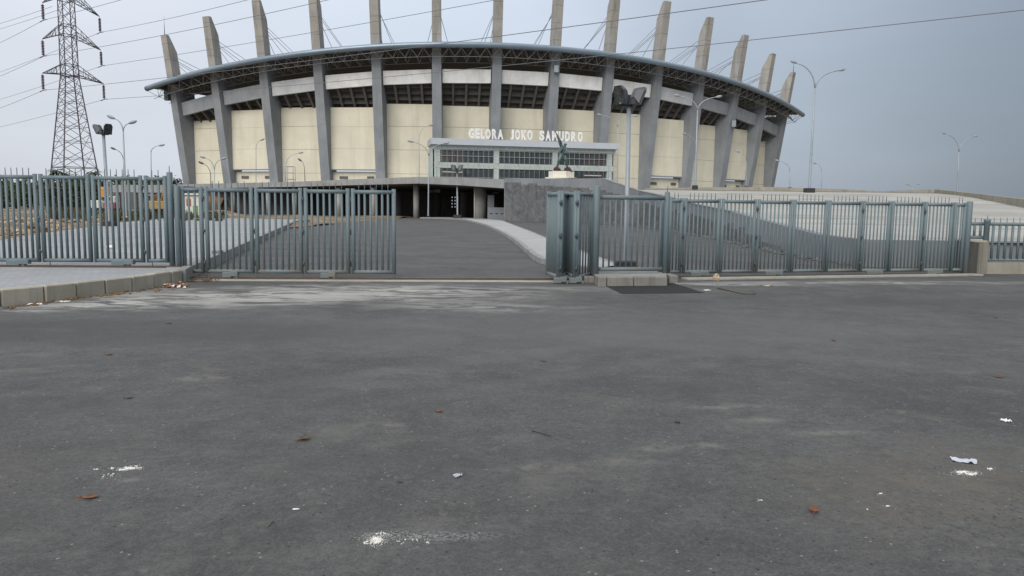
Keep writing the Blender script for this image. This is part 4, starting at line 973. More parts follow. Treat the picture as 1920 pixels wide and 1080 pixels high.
# furled flag: draped folds hanging off the upper pole
vs = []; n1_, n2_ = 10, 6
for a in range(n1_ + 1):
    t = a / n1_; px0, py0 = lerp(1043, 1049.5, t), lerp(250, 272, t)
    wpx = [0.5, 3, 5.5, 8, 9.5, 10, 10, 9, 8, 6, 3.5][a]; dpy = [2, 3, 5, 7, 9, 11, 12, 12.5, 13, 14, 12][a]
    for b in range(n2_ + 1):
        u = b / n2_; vs.append(sk(px0 + wpx * u * (1 - .25 * t), py0 + dpy * u, -.5 + .16 * math.sin(u * 9 + t * 4)))
fl = MB().add(vs, [(a * (n2_ + 1) + b, a * (n2_ + 1) + b + 1, (a + 1) * (n2_ + 1) + b + 1, (a + 1) * (n2_ + 1) + b) for a in range(n1_) for b in range(n2_)], True)
fo = part('flag', fl, M['bronze'], st); so = fo.modifiers.new('solid', 'SOLIDIFY'); so.thickness = .07

# ================================================================== LAMPS
def arc(p, q, n=7):      # rises steeply from p then bends over to q
    c = Vector((p.x, p.y, lerp(p.z, q.z, .82))); c.x = lerp(p.x, q.x, .1); c.y = lerp(p.y, q.y, .1)
    return [p * (1 - t) ** 2 + c * (2 * t * (1 - t)) + q * t * t for t in [k / n for k in range(n + 1)]]
def street_lamp(lab, Y, pb, pj, heads, dark=False, r=.085, block=False):
    """pb, pj: base and fork of the pole (sight line), heads: lamp ends."""
    b = at(*pb, Y); j = at(*pj, Y); root = thing('street_lamp', lab, 'street lamp', b, 'street lamps round the stadium')
    mat = M['galv_dark'] if dark else M['lampgrey']
    part('pole', MB().path([b, b.lerp(j, .02), b.lerp(j, .45), j], [r * 1.35, r * 1.2, r, r * .75], 8), mat, root)
    if block: part('base_block', MB().bbox((b.x, b.y, b.z + .1), (block, block, block * .85), 0, .04), M['block'], root)
    else: part('base_plate', MB().bbox((b.x, b.y, b.z + .05), (.45, .45, .12), 0, .02), M['block'], root)
    for h in heads:
        q = at(h[0], h[1], Y - (h[2] if len(h) > 2 else 0)); d = (q - j); d.z = 0; d.normalize() if d.length else None
        pts_ = arc(j, q); part('arm', MB().path(pts_, [lerp(r * .7, r * .45, t / 7) for t in range(8)], 6), mat, root)
        e2 = (pts_[-1] - pts_[-2]).normalized(); L = .5
        part('lamp_head', MB().path([q - e2 * .1, q + e2 * .05, q + e2 * .3, q + e2 * .55, q + e2 * .72], [.05, .11, .16, .13, .04], 8), M['galv_dark'] if dark else M['galv'], root)
street_lamp('tall two-armed lamp behind the left fence, beside the floodlight post', 70, (237, 408), (231, 246), [(214, 222), (243, 231)])
street_lamp('single dark-headed lamp half hidden behind the tall lamp left of the gate', 108, (232, 402), (232, 302), [(216, 280)], True, .08)
street_lamp('single-armed pale lamp between the left fence and the stadium', 100, (284, 402), (283, 285), [(299, 273)])
street_lamp('two-armed lamp in front of the first bay of the stadium, behind the folding gate', 100, (402, 405), (402, 318), [(384, 296), (415, 299)], False, .08)
street_lamp('low dark single-armed lamp in front of the first stadium bay', 104, (396, 405), (395, 328), [(381, 307)], True, .07)
street_lamp('thin pale single-armed lamp on the podium before the second stadium bay', 128, (480, 345), (480, 278), [(489, 263)], False, .06)
street_lamp('arched single-armed lamp beside a small scaffold on the podium', 124, (536, 343), (536, 308), [(561, 287)], False, .06)
street_lamp('short dark single lamp on the podium before the third stadium bay', 124, (572, 343), (571, 318), [(565, 302)], True, .06)
street_lamp('two-armed lamp standing at the mouth of the underpass', 100, (803, 406), (804, 292), [(774, 266), (833, 269)], False, .09)
street_lamp('thin pale single lamp on the podium left of the entrance hall', 120, (786, 340), (786, 256), [(806, 235)], False, .055)
street_lamp('two-armed pale lamp behind the floodlight post, right of the entrance hall', 116, (1158, 346), (1158, 238), [(1128, 216), (1188, 218)], False, .07)
street_lamp('two-armed lamp at the foot of the ninth stadium mast, right of the floodlight post', 91.5, (1303, 353), (1308, 206), [(1274, 180), (1343, 182)], False, .095, .6)
street_lamp('single-armed pale lamp right behind the two-armed lamp on the ramp crest', 120, (1306, 352), (1306, 278), [(1287, 252)], False, .06)
street_lamp('single-armed pale lamp in front of the eleventh stadium bay', 125, (1399, 350), (1399, 302), [(1386, 285)], False, .06)
street_lamp('single-armed pale lamp just right of the stadium end', 120, (1481, 352), (1481, 320), [(1461, 302)], False, .075)
street_lamp('tallest two-armed lamp, standing on a black block on the ramp', 86, (1517, 361.5), (1528, 165), [(1493, 118), (1573, 132)], False, .13, 1.0)
street_lamp('distant pale lamp right of the tallest lamp', 165, (1540, 356), (1541, 322), [(1530, 307)], False, .07)
street_lamp('two-armed lamp behind the right end of the ramp parapet', 140, (1795, 362), (1798, 285), [(1773, 251), (1827, 256)], False, .12)
street_lamp('far small lamp whose arms just show above the ramp crest', 190, (1711, 366), (1711, 351), [(1704, 346.5), (1720, 345.5)], False, .1)

def flood(lab, Y, pb, pt, w, zb, headw, tilt):
    b = at(*pb, Y); t = at(*pt, Y); b.z = zb; root = thing('floodlight_post', lab, 'floodlight', b, 'floodlight posts')
    part('pole', MB().path([b, Vector((b.x, b.y, b.z + .05)), t], [w * 1.15, w, w * .85], 10), M['galv'], root)
    part('base_block', MB().bbox((b.x, b.y, b.z + headw * .24), (headw * 1.15, headw * .9, headw * .5), 0, .03), M['block'], root)
    hw = headw
    part('crossbar', MB().box((t.x, t.y, t.z + .1 * hw), (1.1 * hw, .09 * hw, .09 * hw), .35).tube(t - Vector((0, 0, .35 * hw)), t + Vector((-.25 * hw, 0, .1 * hw)), .03 * hw, n=5).tube(t - Vector((0, 0, .35 * hw)), t + Vector((.25 * hw, 0, .1 * hw)), .03 * hw, n=5), M['galv'], root)
    for sgn, yaw, pit in tilt:
        c = t + Vector((sgn * .42 * hw, -.05, .55 * hw)); Rm = Matrix.Rotation(yaw, 3, 'Z') @ Matrix.Rotation(pit, 3, 'X')
        def tf(p): return c + Rm @ Vector(p)
        a = hw * .5
        # dish: rim rectangle facing -Y, back narrowing; rounded top corners
        def ring_(sx, sz, y): return [tf((x * sx * a, y * a, z * sz * a)) for x, z in ((-1, -1), (1, -1), (1, .5), (.6, .95), (-.6, .95), (-1, .5))]
        r0_, r1_, r2_ = ring_(.82, 1.05, -.42), ring_(.8, 1.0, -.1), ring_(.42, .55, .5)
        fs = []
        for k in range(2):
            for q in range(6): q2 = (q + 1) % 6; fs.append((k * 6 + q, k * 6 + q2, k * 6 + 6 + q2, k * 6 + 6 + q))
        fs.append(tuple(range(12, 18)))
        hd_ = part('lamp_head', MB().add(r0_ + r1_ + r2_, fs), M['galv_dark'] if hw < 1 else M['galv_dark'], root)
        part('reflector', MB().poly(ring_(.74, .95, -.38)).poly(ring_(.3, .4, -.37)), M['lens'], hd_)
        part('ballast', MB().box(tf((0, .35 * a, -1.0 * a)), (.5 * hw, .3 * hw, .3 * hw), yaw), M['galv_dark'], root)
rd_ = math.radians
flood('floodlight post with two lamp heads standing on the island behind the fixed panel', 17.9, (1173, 508), (1179.5, 198), .06, .16, .44, [(-1, rd_(-58), rd_(14)), (1, rd_(112), rd_(24))])
flood('floodlight post with two lamp heads standing on the paving behind the left fence', 44, (205, 424), (194, 252), .1, .25, .6, [(-1, rd_(-102), rd_(28)), (1, rd_(60), rd_(14))])
flood('small floodlight post on the tip of the island before the underpass', 99, (858, 410), (857, 322), .12, .15, .95, [(-1, rd_(-120), rd_(22)), (1, rd_(110), rd_(22))])

# little scaffold tower on the podium
q0, q1 = at(535, 343, 125), at(550, 343, 125); zt_ = at(540, 312, 125).z
sc_ = thing('scaffold', 'small pipe scaffold standing against the cream wall on the podium', 'scaffold', (q0.x, 125, DECK))
mb = MB()
for x in (q0.x, q1.x):
    for y in (125, 126.2): mb.tube((x, y, DECK), (x, y, zt_), .05, n=5)
for k in range(4):
    z = lerp(DECK + .8, zt_, k / 3)
    for y in (125, 126.2): mb.tube((q0.x, y, z), (q1.x, y, z), .045, n=5)
part('pipe_frame', mb, M['galv'], sc_)

# ================================================================== TRANSMISSION TOWER AND LINES
TY = 160.0; tb = at(143, 394, TY); tb.z = 0
tow = thing('transmission_tower', 'tall steel lattice power tower behind the left fence', 'tower', tb)
ad = Vector((.62, .78, 0)); an = Vector((-.78, .62, 0))       # along the arms, along the line
def half(z):
    return lerp(4.15, 1.28, z / 28.0) if z < 28 else lerp(1.28, 1.15, min(1, (z - 28) / 18)) if z < 46 else lerp(1.15, .1, (z - 46) / 6)
lev = [0]; 
while lev[-1] < 28: lev.append(min(28, lev[-1] + max(2.0, half(lev[-1]) * 1.15)))
while lev[-1] < 46: lev.append(lev[-1] + 2.25)
lev.append(52)
def tn(a, b, z): h = half(z); return tb + ad * (a * h) + an * (b * h) + Vector((0, 0, z))
for a, b in ((1, 1), (1, -1), (-1, 1), (-1, -1)):
    part('leg', MB().path([tn(a, b, z) for z in lev], [lerp(.16, .09, z / 50) for z in lev], 5), M['tower'], tow)
mb = MB(); cr = ((1, 1), (1, -1), (-1, -1), (-1, 1))
for z0, z1 in zip(lev, lev[1:]):
    for k in range(4):
        c0_, c1_ = cr[k], cr[(k + 1) % 4]; r_ = .055
        mb.tube(tn(*c0_, z0), tn(*c1_, z1), r_, n=4, caps=False); mb.tube(tn(*c1_, z0), tn(*c0_, z1), r_, n=4, caps=False)
        if z0 < 24 and z0 > 0:
            mid_ = (tn(*c0_, z0) + tn(*c1_, z1) + tn(*c1_, z0) + tn(*c0_, z1)) / 4
            mb.tube(tn(*c0_, (z0 + z1) / 2), mid_, r_ * .7, n=4, caps=False); mb.tube(tn(*c1_, (z0 + z1) / 2), mid_, r_ * .7, n=4, caps=False)
for z in (lev[2], 28, 30.2, 36.2, 38.2, 43.2, 45.2):
    for k in range(4): mb.tube(tn(*cr[k], z), tn(*cr[(k + 1) % 4], z), .07, n=4, caps=False)
part('bracing', mb, M['tower'], tow, kind='stuff')
arms = []
ins_me = MB().lathe((0, 0, -3.0), [(.05, 0)] + [v for k in range(9) for v in ((.09, .12 + k * .3), (.3, .2 + k * .3), (.3, .3 + k * .3))] + [(.05, 3.0)], 8).mesh('insulator'); ins_me.materials.append(M['insul'])
CL = {}
for nm, z, py_l, py_r in (('low', 28.2, 137, 157), ('mid', 36.2, 73, 94), ('top', 43.6, 5, 31)):
    for sgn, px, py in ((-1, 79.5, py_l), (1, {'low': 194, 'mid': 189, 'top': 186.5}[nm], py_r)):
        L = 9.3; tip = tb + ad * (sgn * L) + Vector((0, 0, z + .5))
        # put the tip on its sight line at its own distance
        q = at(px, py, tip.y); tip = Vector((q.x, tip.y, q.z)); mb = MB(); h = half(z)
        for b in (1, -1):
            r0_ = tn(sgn, b, z); r1_ = tn(sgn, b, z + 2.0)
            mb.tube(r0_, tip, .09, n=4).tube(r1_, tip, .08, n=4)
            for k in range(1, 5):
                t0_, t1_ = k / 5, (k + .5) / 5; mb.tube(r0_.lerp(tip, t0_), r1_.lerp(tip, t0_), .045, n=4, caps=False); mb.tube(r1_.lerp(tip, t0_), r0_.lerp(tip, min(1, t0_ + .2)), .045, n=4, caps=False)
        for k in range(5):
            t0_ = k / 5; mb.tube(tn(sgn, 1, z).lerp(tip, t0_), tn(sgn, -1, z).lerp(tip, min(1, t0_ + .2)), .045, n=4, caps=False)
        ao = part('cross_arm', mb, M['tower'], tow)
        inst('insulator', ins_me, ao, tip - Vector((0, 0, .25)))
        cl = tip - Vector((0, 0, 3.35)); CL[(nm, sgn)] = cl
        part('clamp', MB().path([cl - Vector((1.0, -.5, .25)), cl, cl + Vector((1.0, -.5, -.0))], .09, 5), M['tower'], ao)
def line(lab, p, q, sag, n=24, r=.04):
    pts_ = []
    for k in range(n + 1):
        t = k / n; v = p.lerp(q, t); v.z -= sag * 4 * t * (1 - t); pts_.append(v)
    solo('power_line', MB().path(pts_, r, 5), M['wire'], lab, 'power line', 'overhead power lines', loc=(p.x, p.y, p.z))
def solve_sag(p, q, mpx, mpy):      # sag so that the line passes the sight point
    best = None
    for k in range(0, 400):
        sg = k * .04 - 4; err = 1e9
        for j in range(1, 60):
            t = j / 60; v = p.lerp(q, t); v.z -= sg * 4 * t * (1 - t); d = np.array([v.x, v.y, v.z - EYE]); dd = d @ FW
            x, y = 960 + F * (d @ RT) / dd, 540 - F * (d @ UP) / dd
            err = min(err, math.hypot(x - mpx, y - mpy))
        if best is None or err < best[0]: best = (err, sg)
    return best[1]
rights = {('low', 1): ((1990, 11, 66), (860, 132), 'lowest right'), ('low', -1): ((1520, -12, 62), (960, 64), 'lowest left'), ('mid', 1): ((1010, -15, 95), (540, 69), 'middle right'), ('mid', -1): ((700, -20, 100), (310, 66), 'middle left'),
          ('top', 1): ((560, -25, 110), (330, 32), 'top right'), ('top', -1): ((330, -30, 120), (160, 18), 'top left')}
for key, (E_, mid_, nm) in rights.items():
    p = CL[key]; q = at(*E_); line(f'overhead line running right from the {nm} arm of the lattice tower', p, q, solve_sag(p, q, *mid_))
lefts = {('low', 1): (-60, 251, 250), ('low', -1): (-60, 222, 235), ('mid', 1): (-60, 203, 250), ('mid', -1): (-60, 165, 235), ('top', 1): (-60, 156, 250), ('top', -1): (-60, 106, 235)}
for key, E_ in lefts.items():
    nm = rights[key][2]; p = CL[key]; q = at(*E_); line(f'overhead line running left from the {nm} arm of the lattice tower', p, q, .4)
for (a, b, nm) in (((-60, 60, 230), (98, 12, 162), 'higher'), ((-60, 71, 230), (122, 14, 165), 'lower')):
    line(f'overhead line from the tower head down to the left frame edge, {nm} of two', at(*a), at(*b), .3)

# ================================================================== BACKGROUND LEFT
def tree(x, y, h, w, seed, mat, lab, nl=1250, name='tree', grp='trees behind the field', clear=.06):
    rnd = random.Random(seed); root = thing(name, lab, 'tree', (x, y, 0), grp); mb = MB(); tops_ = []
    mb.path([(x, y, 0), (x + rnd.uniform(-.2, .2), y, h * .35), (x + rnd.uniform(-.4, .4), y, h * .7)], [w * .04, w * .03, w * .012], 6)
    for k in range(5):
        a = rnd.uniform(0, 6.28); z0 = h * rnd.uniform(.25, .5); e_ = (x + math.cos(a) * w * .38, y + math.sin(a) * w * .38, h * rnd.uniform(.55, .85)); mb.path([(x, y, z0), e_], [w * .018, w * .006], 5); tops_.append(e_)
    part('trunk', mb, M['bark'], root)
    cl = [(x + rnd.gauss(0, w * .27), y + rnd.gauss(0, w * .27), h * rnd.uniform(clear, .88), rnd.uniform(.16, .3) * w) for _ in range(20)] + [(e[0], e[1], e[2], w * .2) for e in tops_]
    mb = MB()
    for k in range(nl):
        cx, cy, cz, cr_ = rnd.choice(cl); u = Vector((rnd.gauss(0, 1), rnd.gauss(0, 1), rnd.gauss(0, .8))).normalized() * cr_ * rnd.uniform(.55, 1.05)
        c = Vector((cx, cy, cz)) + u; a_ = Vector((rnd.gauss(0, 1), rnd.gauss(0, 1), rnd.gauss(0, 1))).normalized(); b_ = a_.cross(Vector((rnd.gauss(0, 1), rnd.gauss(0, 1), rnd.gauss(0, 1)))).normalized(); s_ = rnd.uniform(.22, .5) * (h / 8)
        mb.add([c - a_ * s_, c + b_ * s_ * .55, c + a_ * s_, c - b_ * s_ * .55], [(0, 1, 2, 3)])
    part('crown', mb, mat, root)
specs = [(-35, 345, 'leaf1'), (4, 338, 'leaf1'), (28, 346, 'leaf2'), (52, 341, 'leaf2'), (74, 345, 'leaf1'), (96, 336, 'leaf1'), (118, 333, 'leaf1'), (140, 337, 'leaf2'), (160, 332, 'leaf1'), (182, 336, 'leaf1'), (206, 339, 'leaf2'),
         (230, 336, 'leaf1'), (254, 338, 'leaf1'), (278, 335, 'leaf2'), (300, 337, 'leaf2'), (322, 340, 'leaf1')]
where = ['off the left frame edge', 'nearest the left frame edge', 'second from the left frame edge, lower than its neighbours', 'lit on top, left of the first gate stile', 'behind the first gate stile', 'left of the power tower', 'under the left tower leg',
         'between the tower legs', 'under the right tower leg', 'right of the power tower', 'above the parked red truck', 'behind the tall two-armed lamp', 'above the left end of the concrete shed', 'above the middle of the concrete shed', 'above the excavator', 'behind the tall gate post']
for k, ((px, py, mt), wh) in enumerate(zip(specs, where)):
    Y = 178 + (k * 37 % 23); q = at(px, py, Y); tree(q.x, Y, q.z + .3, 7.6, 100 + k, M[mt], ('dark green bushy tree ' if mt == 'leaf1' else 'mid green bushy tree ') + wh)
mb = MB(); rnd = random.Random(77)
for k in range(7000):
    t = rnd.random(); x = lerp(-235, -78, t); y = 232 + rnd.uniform(-5, 9); top = 7.2 + 1.3 * math.sin(x * .31) + .9 * math.sin(x * .83 + 1); c = Vector((x, y, top * rnd.random() ** .7))
    a_ = Vector((rnd.gauss(0, 1), rnd.gauss(0, 1), rnd.gauss(0, 1))).normalized(); b_ = a_.cross(Vector((rnd.gauss(0, 1), rnd.gauss(0, 1), rnd.gauss(0, 1)))).normalized(); s_ = rnd.uniform(.4, 1.0)
    mb.add([c - a_ * s_, c + b_ * s_ * .6, c + a_ * s_, c - b_ * s_ * .6], [(0, 1, 2, 3)])
solo('woods', mb, M['leaf1'], 'far dark wood closing the view behind the field trees', 'woods', kind='stuff')
def palm(px, py, Y, seed, lab):
    q = at(px, py, Y); rnd = random.Random(seed); root = thing('palm_tree', lab, 'palm', (q.x, Y, 0), 'trees behind the field')
    part('trunk', MB().path([(q.x, Y, 0), (q.x + .2, Y, q.z * .5), (q.x, Y, q.z - .8)], [.2, .16, .13], 7), M['bark'], root)
    for k in range(13):
        a = k * 2.4; L = rnd.uniform(1.8, 2.6); el = rnd.uniform(-.2, .8); mb = MB(); d = Vector((math.cos(a), math.sin(a), 0)); sd_ = Vector((-d.y, d.x, 0)); vs = []
        for j in range(6):
            t = j / 5; p = Vector((q.x, Y, q.z - .8)) + d * L * t + Vector((0, 0, L * (el * t - .75 * t * t))); w_ = .28 * math.sin(math.pi * min(1, t * .9 + .1)); vs += [p - sd_ * w_ - Vector((0, 0, w_ * .4)), p, p + sd_ * w_ - Vector((0, 0, w_ * .4))]
        part('frond', mb.add(vs, [f for j in range(5) for f in ((3 * j, 3 * j + 1, 3 * j + 4, 3 * j + 3), (3 * j + 1, 3 * j + 2, 3 * j + 5, 3 * j + 4))]), M['leaf1'], root)
palm(104, 312, 150, 1, 'palm whose fronds show over the fence left of the tower'); palm(120, 318, 156, 2, 'lower palm just inside the left tower leg'); palm(174, 316, 154, 3, 'palm at the right tower leg')

# concrete shed, earth bank, machines
a, b = at(213, 400, 120), at(318, 400, 118); zt_, zb_ = at(260, 347, 120).z, at(260, 361, 120).z
sh = thing('shed', 'open concrete shed with a thick flat roof behind the left fence', 'shed', (a.x, 120, 0))
part('roof_slab', MB().hexa([(a.x, 120, zb_), (b.x, 118, zb_), (b.x, 128, zb_), (a.x, 130, zb_), (a.x, 120, zt_), (b.x, 118, zt_), (b.x, 128, zt_), (a.x, 130, zt_)]), M['podium'], sh)
for t in (.07, .38, .69, .98):
    for dy in (.6, 8.5): p = a.lerp(b, t); part('column', MB().box((p.x, p.y + dy, zb_ / 2 - .01), (.4, .4, zb_)), M['podium'], sh)
mb = MB()
for k in range(16):
    p = a.lerp(b, k / 15); mb.blob((p.x, 134 + (k * 7 % 5), .3), 3.2, (1.2, 1, .9), k, .2)
solo('earth_bank', mb, M['earth'], 'brown earth bank behind the concrete shed', 'earth bank', loc=(a.x, 134, 0))
# excavator
e0 = at(295, 402, 108); e0.z = 0; ex = thing('excavator', 'yellow excavator parked in front of the concrete shed', 'excavator', e0)
for dx in (-.95, .95): part('track', MB().path([e0 + Vector((dx * 1.25 - .0, -1.5, .4)), e0 + Vector((dx * 1.25, 1.5, .4))], .42, 10), M['rubber'], ex)
part('body', MB().bbox(e0 + Vector((.1, .2, 1.45)), (2.7, 2.8, 1.1), .2, .1).bbox(e0 + Vector((.5, 1.0, 1.9)), (1.8, 1.2, .8), .2, .1), M['yellow'], ex)
cb = part('cab', MB().bbox(e0 + Vector((-.75, -.3, 2.1)), (1.0, 1.4, 1.5), .2, .1), M['yellow'], ex); part('window', MB().box(e0 + Vector((-.75, -1.03, 2.35)), (.8, .06, .8), .2), M['block'], cb)
part('boom', MB().path([e0 + Vector((.9, -.5, 1.8)), e0 + Vector((1.6, -1.0, 3.6)), e0 + Vector((2.6, -1.5, 3.9))], [.22, .26, .16], 6), M['yellow'], ex)
part('stick', MB().path([e0 + Vector((2.6, -1.5, 3.9)), e0 + Vector((2.9, -1.7, 1.6))], [.16, .12], 6), M['yellow'], ex)
part('bucket', MB().hexa([e0 + Vector(v) for v in ((2.3, -2.0, .9), (3.2, -2.0, .9), (3.2, -1.3, .9), (2.3, -1.3, .9), (2.5, -2.1, 1.7), (3.3, -2.1, 1.7), (3.3, -1.4, 1.7), (2.5, -1.4, 1.7))]), M['rubber'], ex)
# truck
t0_ = at(200, 402, 100); t0_.z = 0; tk = thing('truck', 'white and crimson truck with an orange tank parked on the field', 'truck', t0_)
part('chassis', MB().bbox(t0_ + Vector((0, .5, .75)), (2.9, 4.6, .35), .9, .05), M['rubber'], tk)
cbn = part('cab', MB().bbox(t0_ + Vector((.9, -.5, 1.3)), (1.5, 1.9, .8), .3, .1), M['red'], tk); part('cab_top', MB().bbox(t0_ + Vector((.9, -.5, 2.1)), (1.45, 1.8, .8), .3, .12), M['offwhite'], cbn)
part('windscreen', MB().box(t0_ + Vector((.9, -1.42, 2.15)), (1.1, .06, .5), .3), M['block'], cbn)
part('side_board', MB().bbox(t0_ + Vector((-.7, .3, 1.45)), (1.8, 3.0, 1.0), .9, .06), M['offwhite'], tk); part('tank', MB().bbox(t0_ + Vector((-.25, .4, 3.0)), (1.1, 1.3, 1.35), .4, .15), M['orange'], tk)
part('tank_stand', MB().box(t0_ + Vector((-.25, .4, 2.15)), (.8, .9, .4), .4), M['galv'], tk)
for dx, dy in ((1.1, -1.2), (.2, .4), (-.9, 1.4)):
    p = t0_ + Vector((dx, dy - .7, .45)); part('wheel', MB().tube(p - Vector((.0, .18, 0)), p + Vector((.0, .18, 0)), .45, n=12), M['rubber'], tk)
# kiosk
k0 = at(362, 405, 92); k0.z = 0; kw = .9
ki = thing('kiosk', 'small cream guard kiosk with a green door panel behind the folding gate', 'kiosk', k0)
part('wall', MB().bbox(k0 + Vector((0, .7, 1.35)), (1.9, 1.5, 2.7), 0, .03), M['offwhite'], ki); part('roof', MB().bbox(k0 + Vector((0, .6, 2.8)), (2.3, 1.9, .16), 0, .03), M['white'], ki)
part('door', MB().box(k0 + Vector((.35, -.07, .75)), (.6, .05, 1.3)), M['greenpanel'], ki); part('window', MB().box(k0 + Vector((-.45, -.07, 1.8)), (.55, .05, .9)), M['brickred'], ki)
# bollard-like white bottle on the paving
q = gp(200, 466, .25); solo('plastic_bottle', MB().path([q + Vector((0, 0, .05)), q + Vector((.18, .02, .05)), q + Vector((.24, .03, .045))], [.05, .05, .02], 8), M['white'], 'white crumpled plastic bottle lying on the paving behind the left fence', 'bottle', loc=q)
q = gp(408, 476, .25); solo('drain_box', MB().bbox((q.x, q.y, .3), (.26, .3, .1), .2, .015), M['cabinet'], 'small grey metal box on the paving edge behind the folding gate', 'box', loc=q)

# ================================================================== LITTER ON THE ROAD
def dry_leaf(px, py, lab, ln=.09, rot=0.0, mat='leaf_o', curl=.35, w=.42):
    q = gp(px, py); mb = MB(); vs = []; n = 6
    for j in range(n + 1):
        t = j / n; ww = ln * w * math.sin(math.pi * (t * .92 + .04)); x = (t - .5) * ln
        for s_ in (-1, 0, 1):
            z = .006 + abs(s_) * ww * .55 * curl + curl * ln * .35 * (t - .45) ** 2 * 2; a = x * math.cos(rot) - s_ * ww * math.sin(rot); b = x * math.sin(rot) + s_ * ww * math.cos(rot); vs.append((q.x + a, q.y + b, z))
    mb.add(vs, [f for j in range(n) for f in ((3 * j, 3 * j + 1, 3 * j + 4, 3 * j + 3), (3 * j + 1, 3 * j + 2, 3 * j + 5, 3 * j + 4))], True)
    mb.path([(q.x - ln * .5 * math.cos(rot), q.y - ln * .5 * math.sin(rot), .012), (q.x - ln * .75 * math.cos(rot), q.y - ln * .75 * math.sin(rot), .012)], .0025, 4)
    o = solo('dry_leaf', mb, M[mat], lab, 'leaf', 'dry leaves on the road', loc=(q.x, q.y, 0)); so = o.modifiers.new('s', 'SOLIDIFY'); so.thickness = .002
dry_leaf(205, 665.5, 'orange dry leaf on the far left of the road, below the kerb', .075, .2)
dry_leaf(571, 825, 'curled brown leaf cluster left of the road centre', .085, .9, 'leaf_b', .8); 
dry_leaf(170, 934, 'flat orange leaf below the left lime streak', .09, .15, 'leaf_o', .3, .3)
dry_leaf(824, 772.5, 'tiny reddish leaf in the road centre', .05, .1)
dry_leaf(1563, 639, 'small orange leaf on the right, far from the other leaves', .07, 1.2, 'leaf_o', .9)
dry_leaf(1874, 708, 'long reddish leaf near the right frame edge', .085, -.1, 'leaf_o', .3, .25)
dry_leaf(1526, 960, 'upright folded tan leaf near the bottom right', .065, 1.2, 'leaf_o', 1.0)
dry_leaf(1020, 678, 'small yellowish leaf speck in the middle of the road', .05, .4, 'leaf_b')
dry_leaf(242, 747, 'small pale brown leaf on the left of the road', .06, .1, 'leaf_b')
dry_leaf(317, 607, 'pale leaf near the dusty streaks at the left kerb', .07, .3, 'leaf_b')
dry_leaf(1868, 597, 'small pale leaf at the right edge before the low wall', .07, .2, 'leaf_b')
dry_leaf(751, 905, 'tiny yellow leaf speck left of the bottle cap', .03, .4, 'leaf_b')
# red leaf heap by the left kerb
mb = MB(); mb2 = MB(); rnd = random.Random(21)
for k in range(60):
    q = gp(rnd.gauss(325, 13), rnd.gauss(536, 3.2)); s_ = rnd.uniform(.04, .09); a = rnd.uniform(0, 3.14); m_ = mb if k % 5 else mb2
    m_.add([(q.x - s_ * math.cos(a), q.y - s_ * math.sin(a), .01 + rnd.uniform(0, .04)), (q.x + s_ * .5 * math.sin(a), q.y - s_ * .5 * math.cos(a), .02), (q.x + s_ * math.cos(a), q.y + s_ * math.sin(a), .015 + rnd.uniform(0, .06)), (q.x - s_ * .5 * math.sin(a), q.y + s_ * .5 * math.cos(a), .03)], [(0, 1, 2, 3)])
o = solo('leaf_heap', mb, M['leaf_o'], 'heap of reddish dry leaves and scraps against the left kerb end', 'leaf heap', kind='stuff'); part('paper_scrap', mb2, M['lime'], o)
mb = MB()
for k in range(90):
    t = rnd.random(); q = gp(lerp(10, 330, t) + rnd.gauss(0, 4), lerp(575, 532, t) + 2 + abs(rnd.gauss(0, 2))); mb.blob((q.x, q.y, .008), rnd.uniform(.012, .04), (1.4, 1, .6), k, .3)
m2 = MB()
for k in range(70):
    q = gp(rnd.gauss(378, 14), rnd.gauss(525, 2.2)); s_ = rnd.uniform(.03, .07); a = rnd.uniform(0, 3.14)
    m2.add([(q.x - s_ * math.cos(a), q.y - s_ * math.sin(a), .012 + rnd.uniform(0, .03)), (q.x + s_ * .5 * math.sin(a), q.y - s_ * .5 * math.cos(a), .02), (q.x + s_ * math.cos(a), q.y + s_ * math.sin(a), .015 + rnd.uniform(0, .05)), (q.x - s_ * .5 * math.sin(a), q.y + s_ * .5 * math.cos(a), .03)], [(0, 1, 2, 3)])
solo('leaf_heap', m2, M['leaf_b'], 'brown leaf litter gathered under the first leaf of the half closed folding gate', 'leaf heap', kind='stuff')
solo('kerb_grit', mb, M['earth'], 'brown grit and crumbs gathered along the foot of the left kerb', 'grit', kind='stuff')
# lime spills
def spill(lab, pts_, n, seed, flat):
    rnd = random.Random(seed); mb = MB(); c0 = gp(*pts_[0][:2])
    for px, py, sx, sy, cnt in pts_:
        c = gp(px, py); kx = c.y / F
        for k in range(int(cnt * 2.3)):
            dx, dy = rnd.gauss(0, sx), rnd.gauss(0, sy); q = gp(px + dx, py + dy); d = math.hypot(dx / sx, dy / sy); r = rnd.uniform(.3, .75) * kx * (1.9 if d < 1.0 else .85)
            mb.blob((q.x, q.y, r * .25 + (.008 * (1 - d) if d < 1 and flat else 0)), r, (1.3, 1.2, .45), k, .35)
    solo('lime_spill', mb, M['lime'], lab, 'spill', 'white lime spills on the road', 'stuff', (c0.x, c0.y, 0))
spill('white lime powder heap with scattered crumbs at the bottom of the road', [(706, 1013, 11, 5.5, 190), (716, 1002, 12, 3, 24), (690, 1018, 8, 3, 20), (706, 1012, 22, 8, 26), (770, 1016, 26, 6, 12), (802, 1019, 2.5, 1.5, 6)], 0, 3, True)
spill('white lime streak with dotted crumbs on the left of the road', [(243, 878, 9, 1.6, 120), (229, 881, 6, 1.5, 30), (211, 878, 3, 1.2, 12), (180, 880, 3.5, .8, 8), (205, 892, 14, 5, 12), (255, 876, 12, 3, 16)], 0, 4, False)
spill('white lime smear below the crumpled paper on the right', [(1803, 885, 9, 1.8, 90), (1822, 889, 10, 2, 45), (1857, 879, 4, 1.5, 22), (1812, 888, 22, 5, 18)], 0, 5, False)
